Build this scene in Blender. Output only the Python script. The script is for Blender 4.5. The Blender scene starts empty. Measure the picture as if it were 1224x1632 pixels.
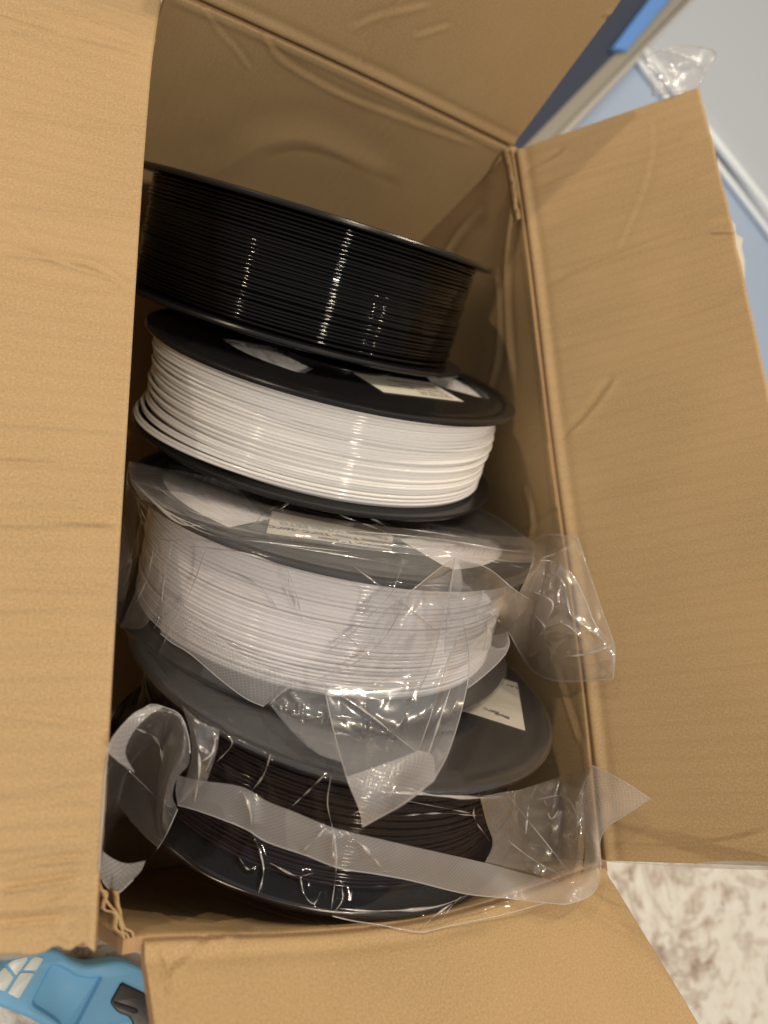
import bpy, bmesh, math, random
import numpy as np
from mathutils import Vector, Matrix, noise as mnoise
from mathutils.bvhtree import BVHTree
from mathutils.geometry import tessellate_polygon

random.seed(7); RNG = np.random.default_rng(7)
S = bpy.context.scene
C = S.collection

# ------------------------------------------------------------------ camera
ROT = np.array([[0.8522320132871755, -0.04994951358137379, 0.520774079252588],
                [-0.11744267829432892, 0.9517599724735482, 0.2834786978102162],
                [-0.5098115464006788, -0.30275072401252034, 0.8052541128527836]])   # world -> camera
CAM = np.array([-0.17674221951900648, -0.15064410411312967, 0.45844788828643224])
F, CX, CY = 1230.0, 612.0, 816.0
cd = bpy.data.cameras.new('camera'); cam = bpy.data.objects.new('camera', cd); C.objects.link(cam)
M = Matrix(ROT.T.tolist()).to_4x4(); M.translation = Vector(CAM); cam.matrix_world = M
cd.sensor_fit = 'HORIZONTAL'; cd.sensor_width = 36; cd.lens = 36*F/1224
cd.clip_start = .01; cd.clip_end = 50
cd.dof.use_dof = True; cd.dof.focus_distance = .315; cd.dof.aperture_fstop = 8.8
S.camera = cam

# ------------------------------------------------------------------ world and lamps
w = bpy.data.worlds.new("World"); S.world = w; w.use_nodes = True
nt = w.node_tree; bg = nt.nodes['Background']
tc = nt.nodes.new('ShaderNodeTexCoord'); sx = nt.nodes.new('ShaderNodeSeparateXYZ')
nt.links.new(tc.outputs['Generated'], sx.inputs[0])
cr = nt.nodes.new('ShaderNodeValToRGB'); nt.links.new(sx.outputs['Z'], cr.inputs[0])
cr.color_ramp.elements[0].position = 0; cr.color_ramp.elements[0].color = (.36, .29, .23, 1)
cr.color_ramp.elements[1].position = .75; cr.color_ramp.elements[1].color = (.60, .575, .55, 1)
nt.links.new(cr.outputs[0], bg.inputs[0]); bg.inputs[1].default_value = .58

def lamp(el, az, dist, size, power, col):
    ld = bpy.data.lights.new('ceiling_or_fill_lamp', 'AREA'); ld.shape = 'DISK'; ld.size = size; ld.energy = power; ld.color = col
    o = bpy.data.objects.new('ceiling_or_fill_lamp', ld); C.objects.link(o)
    e, a = math.radians(el), math.radians(az)
    p = Vector((math.cos(e)*math.cos(a), math.cos(e)*math.sin(a), math.sin(e)))*dist
    o.location = p + Vector((0, 0, .18)); o.rotation_euler = (-p).to_track_quat('-Z', 'Y').to_euler()
    return o
WARM = (1, .80, .56)
lamp(36, 138, 2.2, .06, 6.5, WARM)
lamp(60, 82, 2.2, .06, 7.5, WARM)
lamp(50, 49, 2.2, .045, 4.5, WARM)
lamp(44, 46, 2.2, .045, 4.5, WARM)
lamp(62, 263, 2.2, .16, 14, (1, .86, .68))      # added fill lamp behind the viewer, brightens back wall and windings
S.view_settings.view_transform = 'Standard'; S.view_settings.look = 'None'
S.view_settings.exposure = 0.42; S.view_settings.gamma = 1
S.cycles.max_bounces = 12; S.cycles.transparent_max_bounces = 40
S.cycles.diffuse_bounces = 4; S.cycles.glossy_bounces = 4
S.cycles.use_denoising = True
S.cycles.caustics_reflective = False; S.cycles.caustics_refractive = False
S.cycles.sample_clamp_indirect = 4

# ------------------------------------------------------------------ helpers
def ray(px, py):
    d = np.stack([(np.asarray(px, float)-CX)/F, (CY-np.asarray(py, float))/F, -np.ones_like(np.asarray(px, float))], -1)
    return d @ ROT
def at_depth(px, py, k): return CAM + ray(px, py)*np.asarray(k)[..., None]
def on_plane(px, py, n, p0):
    d = ray(px, py); n = np.array(n, float)
    k = ((np.array(p0)-CAM) @ n)/(d @ n)
    return CAM + d*np.asarray(k)[..., None]
def to_px(P):
    q = (P-CAM) @ ROT.T
    return np.stack([CX+F*q[..., 0]/-q[..., 2], CY-F*q[..., 1]/-q[..., 2]], -1)

def mesh_obj(name, verts, faces, mat, parent=None, smooth=True, uv=None, matidx=None, mats=None):
    me = bpy.data.meshes.new(name)
    me.from_pydata([tuple(map(float, v)) for v in verts], [], [tuple(map(int, f)) for f in faces])
    for m_ in (mats or [mat]): me.materials.append(m_)
    if smooth: me.polygons.foreach_set('use_smooth', [True]*len(me.polygons))
    if matidx is not None: me.polygons.foreach_set('material_index', matidx)
    if uv is not None:
        l = me.uv_layers.new(name='UVMap'); vi = np.zeros(len(me.loops), int); me.loops.foreach_get('vertex_index', vi)
        l.data.foreach_set('uv', np.asarray(uv, float)[vi].ravel())
    me.update()
    o = bpy.data.objects.new(name, me); C.objects.link(o)
    if parent is not None: o.parent = parent
    return o
def thing(name, label, cat, loc=(0, 0, 0), group=None):
    o = bpy.data.objects.new(name, None); C.objects.link(o); o.empty_display_size = .02
    o.location = loc; o['label'] = label; o['category'] = cat
    if group: o['group'] = group
    return o
def adopt(child, parent):
    """parent without moving; the thing's Empty is only translated or rotated"""
    child.parent = parent; child.matrix_parent_inverse = parent.matrix_basis.inverted()
def gridfaces(nu, nv, off=0, closeu=False):
    i = np.arange(nu if closeu else nu-1)[:, None]; j = np.arange(nv-1)[None, :]
    a = i*nv+j; b = ((i+1) % nu)*nv+j
    return (np.stack([a, b, b+1, a+1], -1).reshape(-1, 4)+off)

def vnoise(x, y, seed=0):
    """smooth value noise, numpy"""
    r = np.random.default_rng(seed); T = r.random((64, 64))
    xi = np.floor(x).astype(int); yi = np.floor(y).astype(int); fx = x-xi; fy = y-yi
    fx = fx*fx*(3-2*fx); fy = fy*fy*(3-2*fy)
    g = lambda a, b: T[a % 64, b % 64]
    return (g(xi, yi)*(1-fx)+g(xi+1, yi)*fx)*(1-fy)+(g(xi, yi+1)*(1-fx)+g(xi+1, yi+1)*fx)*fy
def ridged(x, y, seed=0, octs=3):
    s = 0; a = 1; t = 0
    for o in range(octs):
        n = 1-np.abs(vnoise(x*2**o+o*7.3, y*2**o+o*3.1, seed+o)*2-1)
        s = s+a*n**2; t += a; a *= .5
    return s/t
def spline(pts, n):
    """Catmull-Rom through points, resampled to n by arc length"""
    P = np.array(pts, float)
    if len(P) == 2: out = P[0]+(P[1]-P[0])*np.linspace(0, 1, 40)[:, None]
    else:
        Q = np.vstack([2*P[0]-P[1], P, 2*P[-1]-P[-2]]); out = []
        for i in range(len(P)-1):
            p0, p1, p2, p3 = Q[i:i+4]
            t = np.linspace(0, 1, 24, endpoint=False)[:, None]
            out.append(.5*((2*p1)+(-p0+p2)*t+(2*p0-5*p1+4*p2-p3)*t*t+(-p0+3*p1-3*p2+p3)*t**3))
        out = np.vstack(out+[P[-1:]])
    s = np.r_[0, np.cumsum(np.linalg.norm(np.diff(out[:, :2], axis=0), axis=1))]
    q = np.linspace(0, s[-1], n)
    return np.stack([np.interp(q, s, out[:, k]) for k in range(out.shape[1])], 1)
def poly_dist(P, line):
    """distance of 2-D points to a polyline, and the position 0..1 along it"""
    a = line[:-1]; b = line[1:]; best = np.full(len(P), 1e9); tt = np.zeros(len(P)); sg = np.zeros(len(P)); L = len(a)
    for i in range(L):
        d = b[i]-a[i]; q = P-a[i]; t = np.clip(q @ d/(d @ d+1e-12), 0, 1)
        r = np.linalg.norm(q-t[:, None]*d, axis=1); m = r < best
        best[m] = r[m]; tt[m] = ((i+t)/L)[m]; sg[m] = np.sign(q[:, 0]*d[1]-q[:, 1]*d[0])[m]
    return best, tt, sg
def tube(path, rad, seg=6):
    """verts, faces of a round tube on a polyline"""
    P = np.asarray(path, float); n = len(P)
    T = np.gradient(P, axis=0); T /= np.linalg.norm(T, axis=1)[:, None]+1e-12
    ref = np.array([.31, .22, .92]); A = np.cross(T, ref); A /= np.linalg.norm(A, axis=1)[:, None]+1e-12; B = np.cross(T, A)
    a = np.arange(seg)/seg*2*np.pi
    rad = np.broadcast_to(rad, (n,))
    V = P[:, None]+rad[:, None, None]*(np.cos(a)[None, :, None]*A[:, None]+np.sin(a)[None, :, None]*B[:, None])
    f = []
    for i in range(n-1):
        for j in range(seg):
            k = (j+1) % seg; f.append((i*seg+j, i*seg+k, (i+1)*seg+k, (i+1)*seg+j))
    return V.reshape(-1, 3), f

# ------------------------------------------------------------------ materials
def new_mat(name):
    m = bpy.data.materials.new(name); m.use_nodes = True
    n = m.node_tree; return m, n, n.nodes['Principled BSDF']
def N(n, t, **k):
    x = n.nodes.new(t)
    for a, b in k.items():
        if a.startswith('i_'):
            key = a[2:].replace('_', ' ')
            x.inputs[key].default_value = b
        else: setattr(x, a, b)
    return x
def ramp(n, src, stops):
    r = n.nodes.new('ShaderNodeValToRGB'); e = r.color_ramp.elements
    while len(e) < len(stops): e.new(.5)
    for i, (p, c) in enumerate(stops): e[i].position = p; e[i].color = (*c, 1)
    n.links.new(src, r.inputs[0]); return r.outputs[0]
def mixc(n, a, b, fac, mode='MIX'):
    x = n.nodes.new('ShaderNodeMix'); x.data_type = 'RGBA'; x.blend_type = mode
    for s, k in ((fac, 0), (a, 6), (b, 7)):
        if isinstance(s, (int, float)): x.inputs[k].default_value = s
        elif isinstance(s, tuple): x.inputs[k].default_value = (*s, 1)
        else: n.links.new(s, x.inputs[k])
    return x.outputs[2]

def kraft(name, base, seed, flute=1.0):
    m, n, b = new_mat(name); L = n.links.new
    uv = N(n, 'ShaderNodeTexCoord').outputs['UV']
    mp = N(n, 'ShaderNodeMapping'); L(uv, mp.inputs[0]); mp.inputs[1].default_value = (seed*3.1, seed*1.7, 0)
    v = mp.outputs[0]
    n1 = N(n, 'ShaderNodeTexNoise', i_Scale=1050., i_Detail=5., i_Roughness=.8); L(v, n1.inputs[0])     # fibres
    st = N(n, 'ShaderNodeMapping'); st.inputs[3].default_value = (1, 3.2, 1); L(v, st.inputs[0])
    n2 = N(n, 'ShaderNodeTexNoise', i_Scale=260., i_Detail=5., i_Roughness=.75, i_Distortion=1.2); L(st.outputs[0], n2.inputs[0])
    n3 = N(n, 'ShaderNodeTexNoise', i_Scale=14., i_Detail=4.); L(v, n3.inputs[0])                        # cloudy tone
    c = mixc(n, tuple(x*.72 for x in base), tuple(min(1, x*1.22) for x in base), ramp(n, n1.outputs[0], [(.33, (0,)*3), (.66, (1,)*3)]))
    fb = N(n, 'ShaderNodeMapping'); fb.inputs[2].default_value = (0, 0, .5); fb.inputs[3].default_value = (1, 5, 1); L(v, fb.inputs[0])
    n4 = N(n, 'ShaderNodeTexNoise', i_Scale=500., i_Detail=3., i_Roughness=.7, i_Distortion=2.); L(fb.outputs[0], n4.inputs[0])
    c = mixc(n, c, tuple(min(1, x*1.5) for x in base), ramp(n, n4.outputs[0], [(.60, (0,)*3), (.74, (.6,)*3)]))
    c = mixc(n, c, tuple(x*.62 for x in base), ramp(n, n4.outputs[0], [(.26, (.6,)*3), (.38, (0,)*3)]))
    c = mixc(n, c, tuple(x*.78 for x in base), ramp(n, n2.outputs[0], [(.55, (0,)*3), (.85, (.4,)*3)]))
    c = mixc(n, c, tuple(min(1, x*1.15) for x in base), ramp(n, n3.outputs[0], [(.4, (0,)*3), (.75, (.5,)*3)]))
    vo = N(n, 'ShaderNodeTexVoronoi', i_Scale=420., i_Randomness=1.); L(v, vo.inputs[0])                 # dark flecks
    c = mixc(n, c, tuple(x*.38 for x in base), ramp(n, vo.outputs[0], [(.0, (.7,)*3), (.06, (0,)*3)]))
    wc = N(n, 'ShaderNodeTexWave', wave_type='BANDS', bands_direction='Y', i_Scale=42., i_Distortion=.08, i_Detail=1.); L(v, wc.inputs[0])
    c = mixc(n, c, tuple(x*.80 for x in base), ramp(n, wc.outputs[0], [(.0, (.18*flute,)*3), (.35, (0,)*3)]))
    L(c, b.inputs['Base Color']); b.inputs['Roughness'].default_value = .68
    b.inputs['Specular IOR Level'].default_value = .28
    # faint flutes under the liner (bands across the fold) and paper tooth
    wv = N(n, 'ShaderNodeTexWave', wave_type='BANDS', bands_direction='Y', i_Scale=42., i_Distortion=.08, i_Detail=1.); L(v, wv.inputs[0])
    b1 = N(n, 'ShaderNodeBump', i_Strength=.18*flute, i_Distance=.0006); L(wv.outputs[0], b1.inputs['Height'])
    b2 = N(n, 'ShaderNodeBump', i_Strength=.14, i_Distance=.00025); L(n1.outputs[0], b2.inputs['Height']); L(b1.outputs[0], b2.inputs['Normal'])
    b3 = N(n, 'ShaderNodeBump', i_Strength=.03, i_Distance=.0006); L(n2.outputs[0], b3.inputs['Height']); L(b2.outputs[0], b3.inputs['Normal'])
    L(b3.outputs[0], b.inputs['Normal'])
    return m
KR = kraft('kraft_liner', (.485, .338, .177), 1)
KR_PLAIN = kraft('kraft_smooth_liner', (.475, .33, .17), 5, 0)
KR_LIFTED = kraft('kraft_inside_lifted', (.52, .365, .19), 2, .35)  # same liner as the flaps, colour lightened to brighten the shaded inside
KR_EDGE = kraft('kraft_cut_edge', (.40, .25, .13), 3)

def plastic(name, col, rough, bumpamt=.0, scale=300., spec=.5, coat=0, sss=0):
    m, n, b = new_mat(name); L = n.links.new
    b.inputs['Base Color'].default_value = (*col, 1); b.inputs['Roughness'].default_value = rough
    b.inputs['Specular IOR Level'].default_value = spec
    b.inputs['Coat Weight'].default_value = coat
    if sss: b.inputs['Subsurface Weight'].default_value = sss; b.inputs['Subsurface Scale'].default_value = .002; b.inputs['Subsurface Radius'].default_value = (1, .8, .7)
    tcn = N(n, 'ShaderNodeTexCoord').outputs['Object']
    n1 = N(n, 'ShaderNodeTexNoise', i_Scale=scale, i_Detail=4.); L(tcn, n1.inputs[0])
    r = N(n, 'ShaderNodeMapRange'); L(n1.outputs[0], r.inputs[0]); r.inputs[3].default_value = max(.02, rough*.8); r.inputs[4].default_value = rough*1.25
    L(r.outputs[0], b.inputs['Roughness'])
    if bumpamt:
        bb = N(n, 'ShaderNodeBump', i_Strength=bumpamt, i_Distance=.0004); L(n1.outputs[0], bb.inputs['Height']); L(bb.outputs[0], b.inputs['Normal'])
    return m
FLANGE = plastic('black_moulded_plastic', (.011, .011, .012), .24, 0, 90, .36)
FIL_LILAC = plastic('pale_filament', (.93, .905, .93), .12, 0, 200, .5, sss=.12)
FIL_BLACK_REFL = plastic('black_filament_red_reflection', (.008, .003, .005), .08, 0, 200, .3)  # black filament; wine tint paints a red reflection into its colour
FIL_BLACK = plastic('black_filament', (.003, .0026, .0026), .055, 0, 200, .34)
FIL_WHITE = plastic('white_filament', (.92, .91, .905), .09, 0, 200, .5, sss=.12)
STICKER = plastic('sticker_paper', (.74, .71, .62), .5, .1, 900)
INK = plastic('label_ink', (.045, .045, .05), .6)

def film_mat(name, haze, rough, emboss=None, tint=(.985, .985, .985), crinkle=.25, white=(.84, .835, .86), gl=1.0):
    """thin clear film: mostly passes light, reflects by angle, a little milky; the same from every side"""
    m, n, b = new_mat(name); n.nodes.remove(b); L = n.links.new
    out = n.nodes['Material Output']
    tr = N(n, 'ShaderNodeBsdfTransparent'); tr.inputs[0].default_value = (*tint, 1)
    g = N(n, 'ShaderNodeBsdfGlossy'); g.inputs['Roughness'].default_value = rough; g.inputs[0].default_value = (1, 1, 1, 1)
    di = N(n, 'ShaderNodeBsdfDiffuse'); di.inputs[0].default_value = (*white, 1)
    tl = N(n, 'ShaderNodeBsdfTranslucent'); tl.inputs[0].default_value = (*white, 1)
    dm = N(n, 'ShaderNodeMixShader'); dm.inputs[0].default_value = .4; L(di.outputs[0], dm.inputs[1]); L(tl.outputs[0], dm.inputs[2])
    uv = N(n, 'ShaderNodeTexCoord').outputs['UV']; geo = N(n, 'ShaderNodeTexCoord').outputs['Object']
    cn = N(n, 'ShaderNodeTexNoise', i_Scale=55., i_Detail=3., i_Roughness=.55, i_Distortion=2.2); L(geo, cn.inputs[0])
    rg = N(n, 'ShaderNodeMath', operation='SUBTRACT'); L(cn.outputs[0], rg.inputs[0]); rg.inputs[1].default_value = .5
    ab = N(n, 'ShaderNodeMath', operation='ABSOLUTE'); L(rg.outputs[0], ab.inputs[0])
    b1 = N(n, 'ShaderNodeBump', i_Strength=crinkle, i_Distance=.006); L(ab.outputs[0], b1.inputs['Height']); nrm = b1.outputs[0]
    hz = N(n, 'ShaderNodeTexNoise', i_Scale=38., i_Detail=4.); L(geo, hz.inputs[0])
    mr = N(n, 'ShaderNodeMapRange'); L(hz.outputs[0], mr.inputs[0]); mr.inputs[1].default_value = .3; mr.inputs[2].default_value = .7
    mr.inputs[3].default_value = haze*.85; mr.inputs[4].default_value = haze*1.15
    hf = mr.outputs[0]
    if emboss:
        mp = N(n, 'ShaderNodeMapping'); L(uv, mp.inputs[0]); k = 2*math.pi/emboss
        sp = N(n, 'ShaderNodeSeparateXYZ'); L(mp.outputs[0], sp.inputs[0])
        a = N(n, 'ShaderNodeMath', operation='ADD'); L(sp.outputs[0], a.inputs[0]); L(sp.outputs[1], a.inputs[1])
        c = N(n, 'ShaderNodeMath', operation='SUBTRACT'); L(sp.outputs[0], c.inputs[0]); L(sp.outputs[1], c.inputs[1])
        outs = []
        for q in (a, c):
            mu = N(n, 'ShaderNodeMath', operation='MULTIPLY'); L(q.outputs[0], mu.inputs[0]); mu.inputs[1].default_value = k/2
            si = N(n, 'ShaderNodeMath', operation='SINE'); L(mu.outputs[0], si.inputs[0]); a2 = N(n, 'ShaderNodeMath', operation='ABSOLUTE'); L(si.outputs[0], a2.inputs[0]); outs.append(a2)
        mn = N(n, 'ShaderNodeMath', operation='MINIMUM'); L(outs[0].outputs[0], mn.inputs[0]); L(outs[1].outputs[0], mn.inputs[1])
        b2 = N(n, 'ShaderNodeBump', i_Strength=.35, i_Distance=.00035); L(mn.outputs[0], b2.inputs['Height']); L(nrm, b2.inputs['Normal']); nrm = b2.outputs[0]
        lt = N(n, 'ShaderNodeMath', operation='LESS_THAN'); L(mn.outputs[0], lt.inputs[0]); lt.inputs[1].default_value = .3
        ad = N(n, 'ShaderNodeMath', operation='MULTIPLY_ADD'); L(lt.outputs[0], ad.inputs[0]); ad.inputs[1].default_value = .13; L(hf, ad.inputs[2]); hf = ad.outputs[0]
    for s in (g, di, tl): L(nrm, s.inputs['Normal'])
    gi = N(n, 'ShaderNodeNewGeometry'); dt = N(n, 'ShaderNodeVectorMath', operation='DOT_PRODUCT'); L(gi.outputs['Incoming'], dt.inputs[0]); L(nrm, dt.inputs[1])
    co = N(n, 'ShaderNodeMath', operation='ABSOLUTE'); L(dt.outputs['Value'], co.inputs[0])
    om = N(n, 'ShaderNodeMath', operation='SUBTRACT', use_clamp=True); om.inputs[0].default_value = 1; L(co.outputs[0], om.inputs[1])
    pw = N(n, 'ShaderNodeMath', operation='POWER'); L(om.outputs[0], pw.inputs[0]); pw.inputs[1].default_value = 5
    fr = N(n, 'ShaderNodeMath', operation='MULTIPLY_ADD'); L(pw.outputs[0], fr.inputs[0]); fr.inputs[1].default_value = .38; fr.inputs[2].default_value = .045
    m1 = N(n, 'ShaderNodeMixShader'); L(hf, m1.inputs[0]); L(tr.outputs[0], m1.inputs[1]); L(dm.outputs[0], m1.inputs[2])
    fm = N(n, 'ShaderNodeMath', operation='MULTIPLY', use_clamp=True); L(fr.outputs[0], fm.inputs[0]); fm.inputs[1].default_value = 1.7*gl
    g2 = N(n, 'ShaderNodeBsdfGlossy'); g2.inputs['Roughness'].default_value = rough*2.6; g2.inputs[0].default_value = (1, 1, 1, 1); L(nrm, g2.inputs['Normal'])
    gm = N(n, 'ShaderNodeMixShader'); gm.inputs[0].default_value = .45; L(g.outputs[0], gm.inputs[1]); L(g2.outputs[0], gm.inputs[2])
    m2 = N(n, 'ShaderNodeMixShader'); L(fm.outputs[0], m2.inputs[0]); L(m1.outputs[0], m2.inputs[1]); L(gm.outputs[0], m2.inputs[2])
    L(m2.outputs[0], out.inputs[0])
    return m
FILM = film_mat('clear_bag_film', .06, .045, crinkle=.03, gl=.7)
FILM_B = film_mat('tight_bag_film', .006, .04, crinkle=.02, gl=.27)
FILM_MILK = film_mat('doubled_bag_film', .14, .10, crinkle=.03, gl=1.9)
SEAL = film_mat('embossed_seal_film', .30, .20, emboss=.0019, crinkle=.02, gl=1.5)
SEAL_LINES = film_mat('ribbed_seal_film', .34, .2, emboss=.0024, crinkle=.1)
EDGE_F = film_mat('film_cut_edge', .55, .12, crinkle=0)
FILM_TOP = film_mat('loose_top_film', .12, .08, crinkle=.03, gl=1.6)
FILM_FACE = film_mat('film_over_disc', .038, .06, crinkle=.02, gl=.9)
PLEAT_GLINT = film_mat('pleat_glint_film', .55, .08, crinkle=0, gl=2.6, white=(.9, .88, .88))  # whitened film for tubes that draw bright highlight streaks along the creases
TAPE = film_mat('packing_tape_film', .30, .06, crinkle=.3, gl=1.6)

# ------------------------------------------------------------------ the setting
def counter_mat():
    m, n, b = new_mat('granite'); L = n.links.new
    v = N(n, 'ShaderNodeTexCoord').outputs['Object']
    a = N(n, 'ShaderNodeTexNoise', i_Scale=58., i_Detail=6., i_Roughness=.62, i_Distortion=.5); L(v, a.inputs[0])
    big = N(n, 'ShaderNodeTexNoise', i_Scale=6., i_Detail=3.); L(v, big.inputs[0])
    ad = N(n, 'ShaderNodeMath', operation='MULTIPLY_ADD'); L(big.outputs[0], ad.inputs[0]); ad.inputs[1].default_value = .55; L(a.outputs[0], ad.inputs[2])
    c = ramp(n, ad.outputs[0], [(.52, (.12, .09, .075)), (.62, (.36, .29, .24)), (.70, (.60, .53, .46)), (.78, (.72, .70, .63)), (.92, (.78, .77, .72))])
    d = N(n, 'ShaderNodeTexNoise', i_Scale=9., i_Detail=7., i_Roughness=.65, i_Distortion=.8); L(v, d.inputs[0])
    s = N(n, 'ShaderNodeMath', operation='SUBTRACT'); L(d.outputs[0], s.inputs[0]); s.inputs[1].default_value = .5
    e = N(n, 'ShaderNodeMath', operation='ABSOLUTE'); L(s.outputs[0], e.inputs[0])
    c = mixc(n, c, (.38, .30, .24), ramp(n, e.outputs[0], [(0, (.6,)*3), (.03, (0,)*3)]))
    k = N(n, 'ShaderNodeTexNoise', i_Scale=60., i_Detail=3.); L(v, k.inputs[0])
    c = mixc(n, c, (.06, .05, .05), ramp(n, k.outputs[0], [(.69, (0,)*3), (.75, (.8,)*3)]))
    L(c, b.inputs['Base Color']); b.inputs['Roughness'].default_value = .22
    return m
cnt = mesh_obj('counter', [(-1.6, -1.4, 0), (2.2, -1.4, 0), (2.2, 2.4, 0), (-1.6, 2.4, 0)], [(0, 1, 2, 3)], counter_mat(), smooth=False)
cnt['kind'] = 'structure'; cnt['label'] = 'speckled white and brown granite surface under the cardboard box'

# ------------------------------------------------------------------ cardboard box
W, LEN, H = .213, .403, .18
box = thing('cardboard_box', 'open brown cardboard box with four creased flaps holding four filament spools', 'box')
X0, X1, Y0, Y1 = -W/2, W/2, -LEN/2, LEN/2
def crease_field(u, v, seed, n, length, amp=1.0, slope=0, dense=None):
    """soft pleats across the board: u along the fold (m), v away from it (m)"""
    r = np.random.default_rng(seed); z = np.zeros_like(u); amp = amp*1.5
    for i in range(n):
        c = r.uniform(0, length) if dense is None or r.random() < .5 else r.uniform(*dense)
        wd = r.uniform(.0008, .0026); a = r.uniform(.12, .45)*.001*amp*(1 if r.random() < .6 else -1)
        sl = slope+r.normal(0, .035); wob = .0010*(vnoise(v*28+i*5, v*0+i*3.3, seed)-.5)
        v0 = r.uniform(-.12, .03); v1 = v0+r.uniform(.12, .3)
        d = (u-c-sl*v-wob)/wd
        fade = 1/(1+np.exp(-(v-v0)/.006))*1/(1+np.exp((v-v1)/.006))
        z += a*fade*(np.exp(-d*d)-.55*np.exp(-(d-1.7)**2/1.6))
    z += .0012*(vnoise(u*16+seed, v*14, seed+5)-.5)+.0005*(vnoise(u*60, v*40, seed+6)-.5)
    return z
def line_creases(P2, lines):
    z = np.zeros(len(P2))
    for ln in lines:
        pts = spline(ln[0], 24); d, t, sg = poly_dist(P2, pts); wd, a = ln[1]*.72, ln[2]*.9
        e = np.clip(np.minimum(t, 1-t)*9, 0, 1)
        z += .95*a*e*(np.exp(-np.abs(d/wd)**1.25)-.7*np.exp(-((d*sg-wd*1.9)/(wd*1.5))**2))
    return z
def board(name, P, disp, flip=False, thick=.0042, label=None, mats=(KR, KR_EDGE, KR), uv=None, lines=None, cutmask=None):
    """P: (nu,nv,3) inner surface; displaced along its normal; back liner and fluted edge added"""
    nu, nv = P.shape[:2]
    du = np.gradient(P, axis=0); dv = np.gradient(P, axis=1); n = np.cross(du, dv); n /= np.linalg.norm(n, axis=2)[..., None]
    if flip: n = -n
    if lines: disp = disp+line_creases(to_px(P.reshape(-1, 3)), lines).reshape(nu, nv)
    A = P+n*disp[..., None]; B = A-n*thick
    V = np.vstack([A.reshape(-1, 3), B.reshape(-1, 3)]); k = nu*nv
    f1 = gridfaces(nu, nv); f2 = gridfaces(nu, nv, k)[:, ::-1]
    keep = np.ones(len(f1), bool)
    if cutmask is not None:
        keep = cutmask[:-1, :-1].reshape(-1)
    fs = []; mi = []
    if flip: f1 = f1[:, ::-1]; f2 = f2[:, ::-1]
    for f, q in zip(f1[keep], [0]*keep.sum()): fs.append(tuple(f)); mi.append(0)
    for f in f2[keep]: fs.append(tuple(f)); mi.append(2)
    # rim of kept cells
    kk = keep.reshape(nu-1, nv-1)
    def solid(i, j): return 0 <= i < nu-1 and 0 <= j < nv-1 and kk[i, j]
    for i in range(nu-1):
        for j in range(nv-1):
            if not kk[i, j]: continue
            a, b, c_, d = i*nv+j, (i+1)*nv+j, (i+1)*nv+j+1, i*nv+j+1
            for (ii, jj, p, q) in ((i, j-1, a, b), (i+1, j, b, c_), (i, j+1, c_, d), (i-1, j, d, a)):
                if not solid(ii, jj):
                    e = (p, p+k, q+k, q) if not flip else (q, q+k, p+k, p)
                    fs.append(e); mi.append(1)
    UV = np.vstack([uv.reshape(-1, 2)]*2) if uv is not None else None
    o = mesh_obj(name, V, fs, None, None, True, UV, mi, mats)
    me = o.data
    ss = [p.material_index != 1 for p in me.polygons]; me.polygons.foreach_set('use_smooth', ss)
    adopt(o, box)
    if label: o['label'] = label
    return o

_e = spline([(148, 1500), (154, 1400), (163, 1290), (175, 1080), (186, 900), (196, 740), (206, 580), (217, 400), (228, 240), (240, 100), (255, 0), (264, -60), (270, -110)], 80)
_q = on_plane(_e[:, 0], _e[:, 1], (0, 0, 1), (0, 0, H)); LRIM = (_q[:, 1], _q[:, 0])
def rimx(side, s):      # s 0 bottom end .. 1 top end of the long rims
    if side == 'R': return X1+.002*np.sin(np.pi*s)+.001*np.sin(9*s)
    return np.interp(Y0+LEN*np.asarray(s, float), LRIM[0], LRIM[1])
def rimy(side, s):
    if side == 'T': return Y1+.0015*np.sin(np.pi*s)
    return Y0-.009*np.sin(np.pi*s)**1.2
NU, NV = 320, 110
def wall(side):
    s = (np.linspace(-.009, 1.009, NU) if side == 'R' else np.linspace(0, 1.009, NU) if side == 'L' else np.linspace(0, 1, NU))[:, None]*np.ones((1, NV)); t = np.ones((NU, 1))*np.linspace(0, 1, NV)[None, :]   # t 0 rim .. 1 floor
    z = H*(1-t)
    if side in 'LR':
        y = Y0+LEN*s; bulge = np.maximum(np.sin(np.pi*s), 0)*np.sin(np.pi*t)**.8
        x = rimx(side, s)*(1-t)+(X1 if side == 'R' else X0)*t
        x = x+(1 if side == 'R' else -1)*bulge*(.014 if side == 'R' else .006)
        P = np.stack([x, y, z], -1); uv = np.stack([t*H, s*LEN], -1); Ls = LEN
    else:
        x = X0+W*s; bulge = np.sin(np.pi*s)*np.sin(np.pi*t)
        y = rimy(side, s)*(1-t)+(Y1 if side == 'T' else Y0)*t
        y = y+(1 if side == 'T' else -1)*bulge*(.003 if side == 'T' else .003)
        P = np.stack([x, y, z], -1); uv = np.stack([t*H, s*W], -1); Ls = W
    d = crease_field(s*Ls, t*H, {'L': 1, 'R': 2, 'T': 3, 'B': 4}[side], 7, Ls, .6)
    # crushed score line just below the fold
    d = d+.0006*np.exp(-((t*H-.0035)/.0018)**2)
    d = d*np.clip(np.minimum(s, 1-s)*25, 0, 1)
    return P, d, uv
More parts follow.
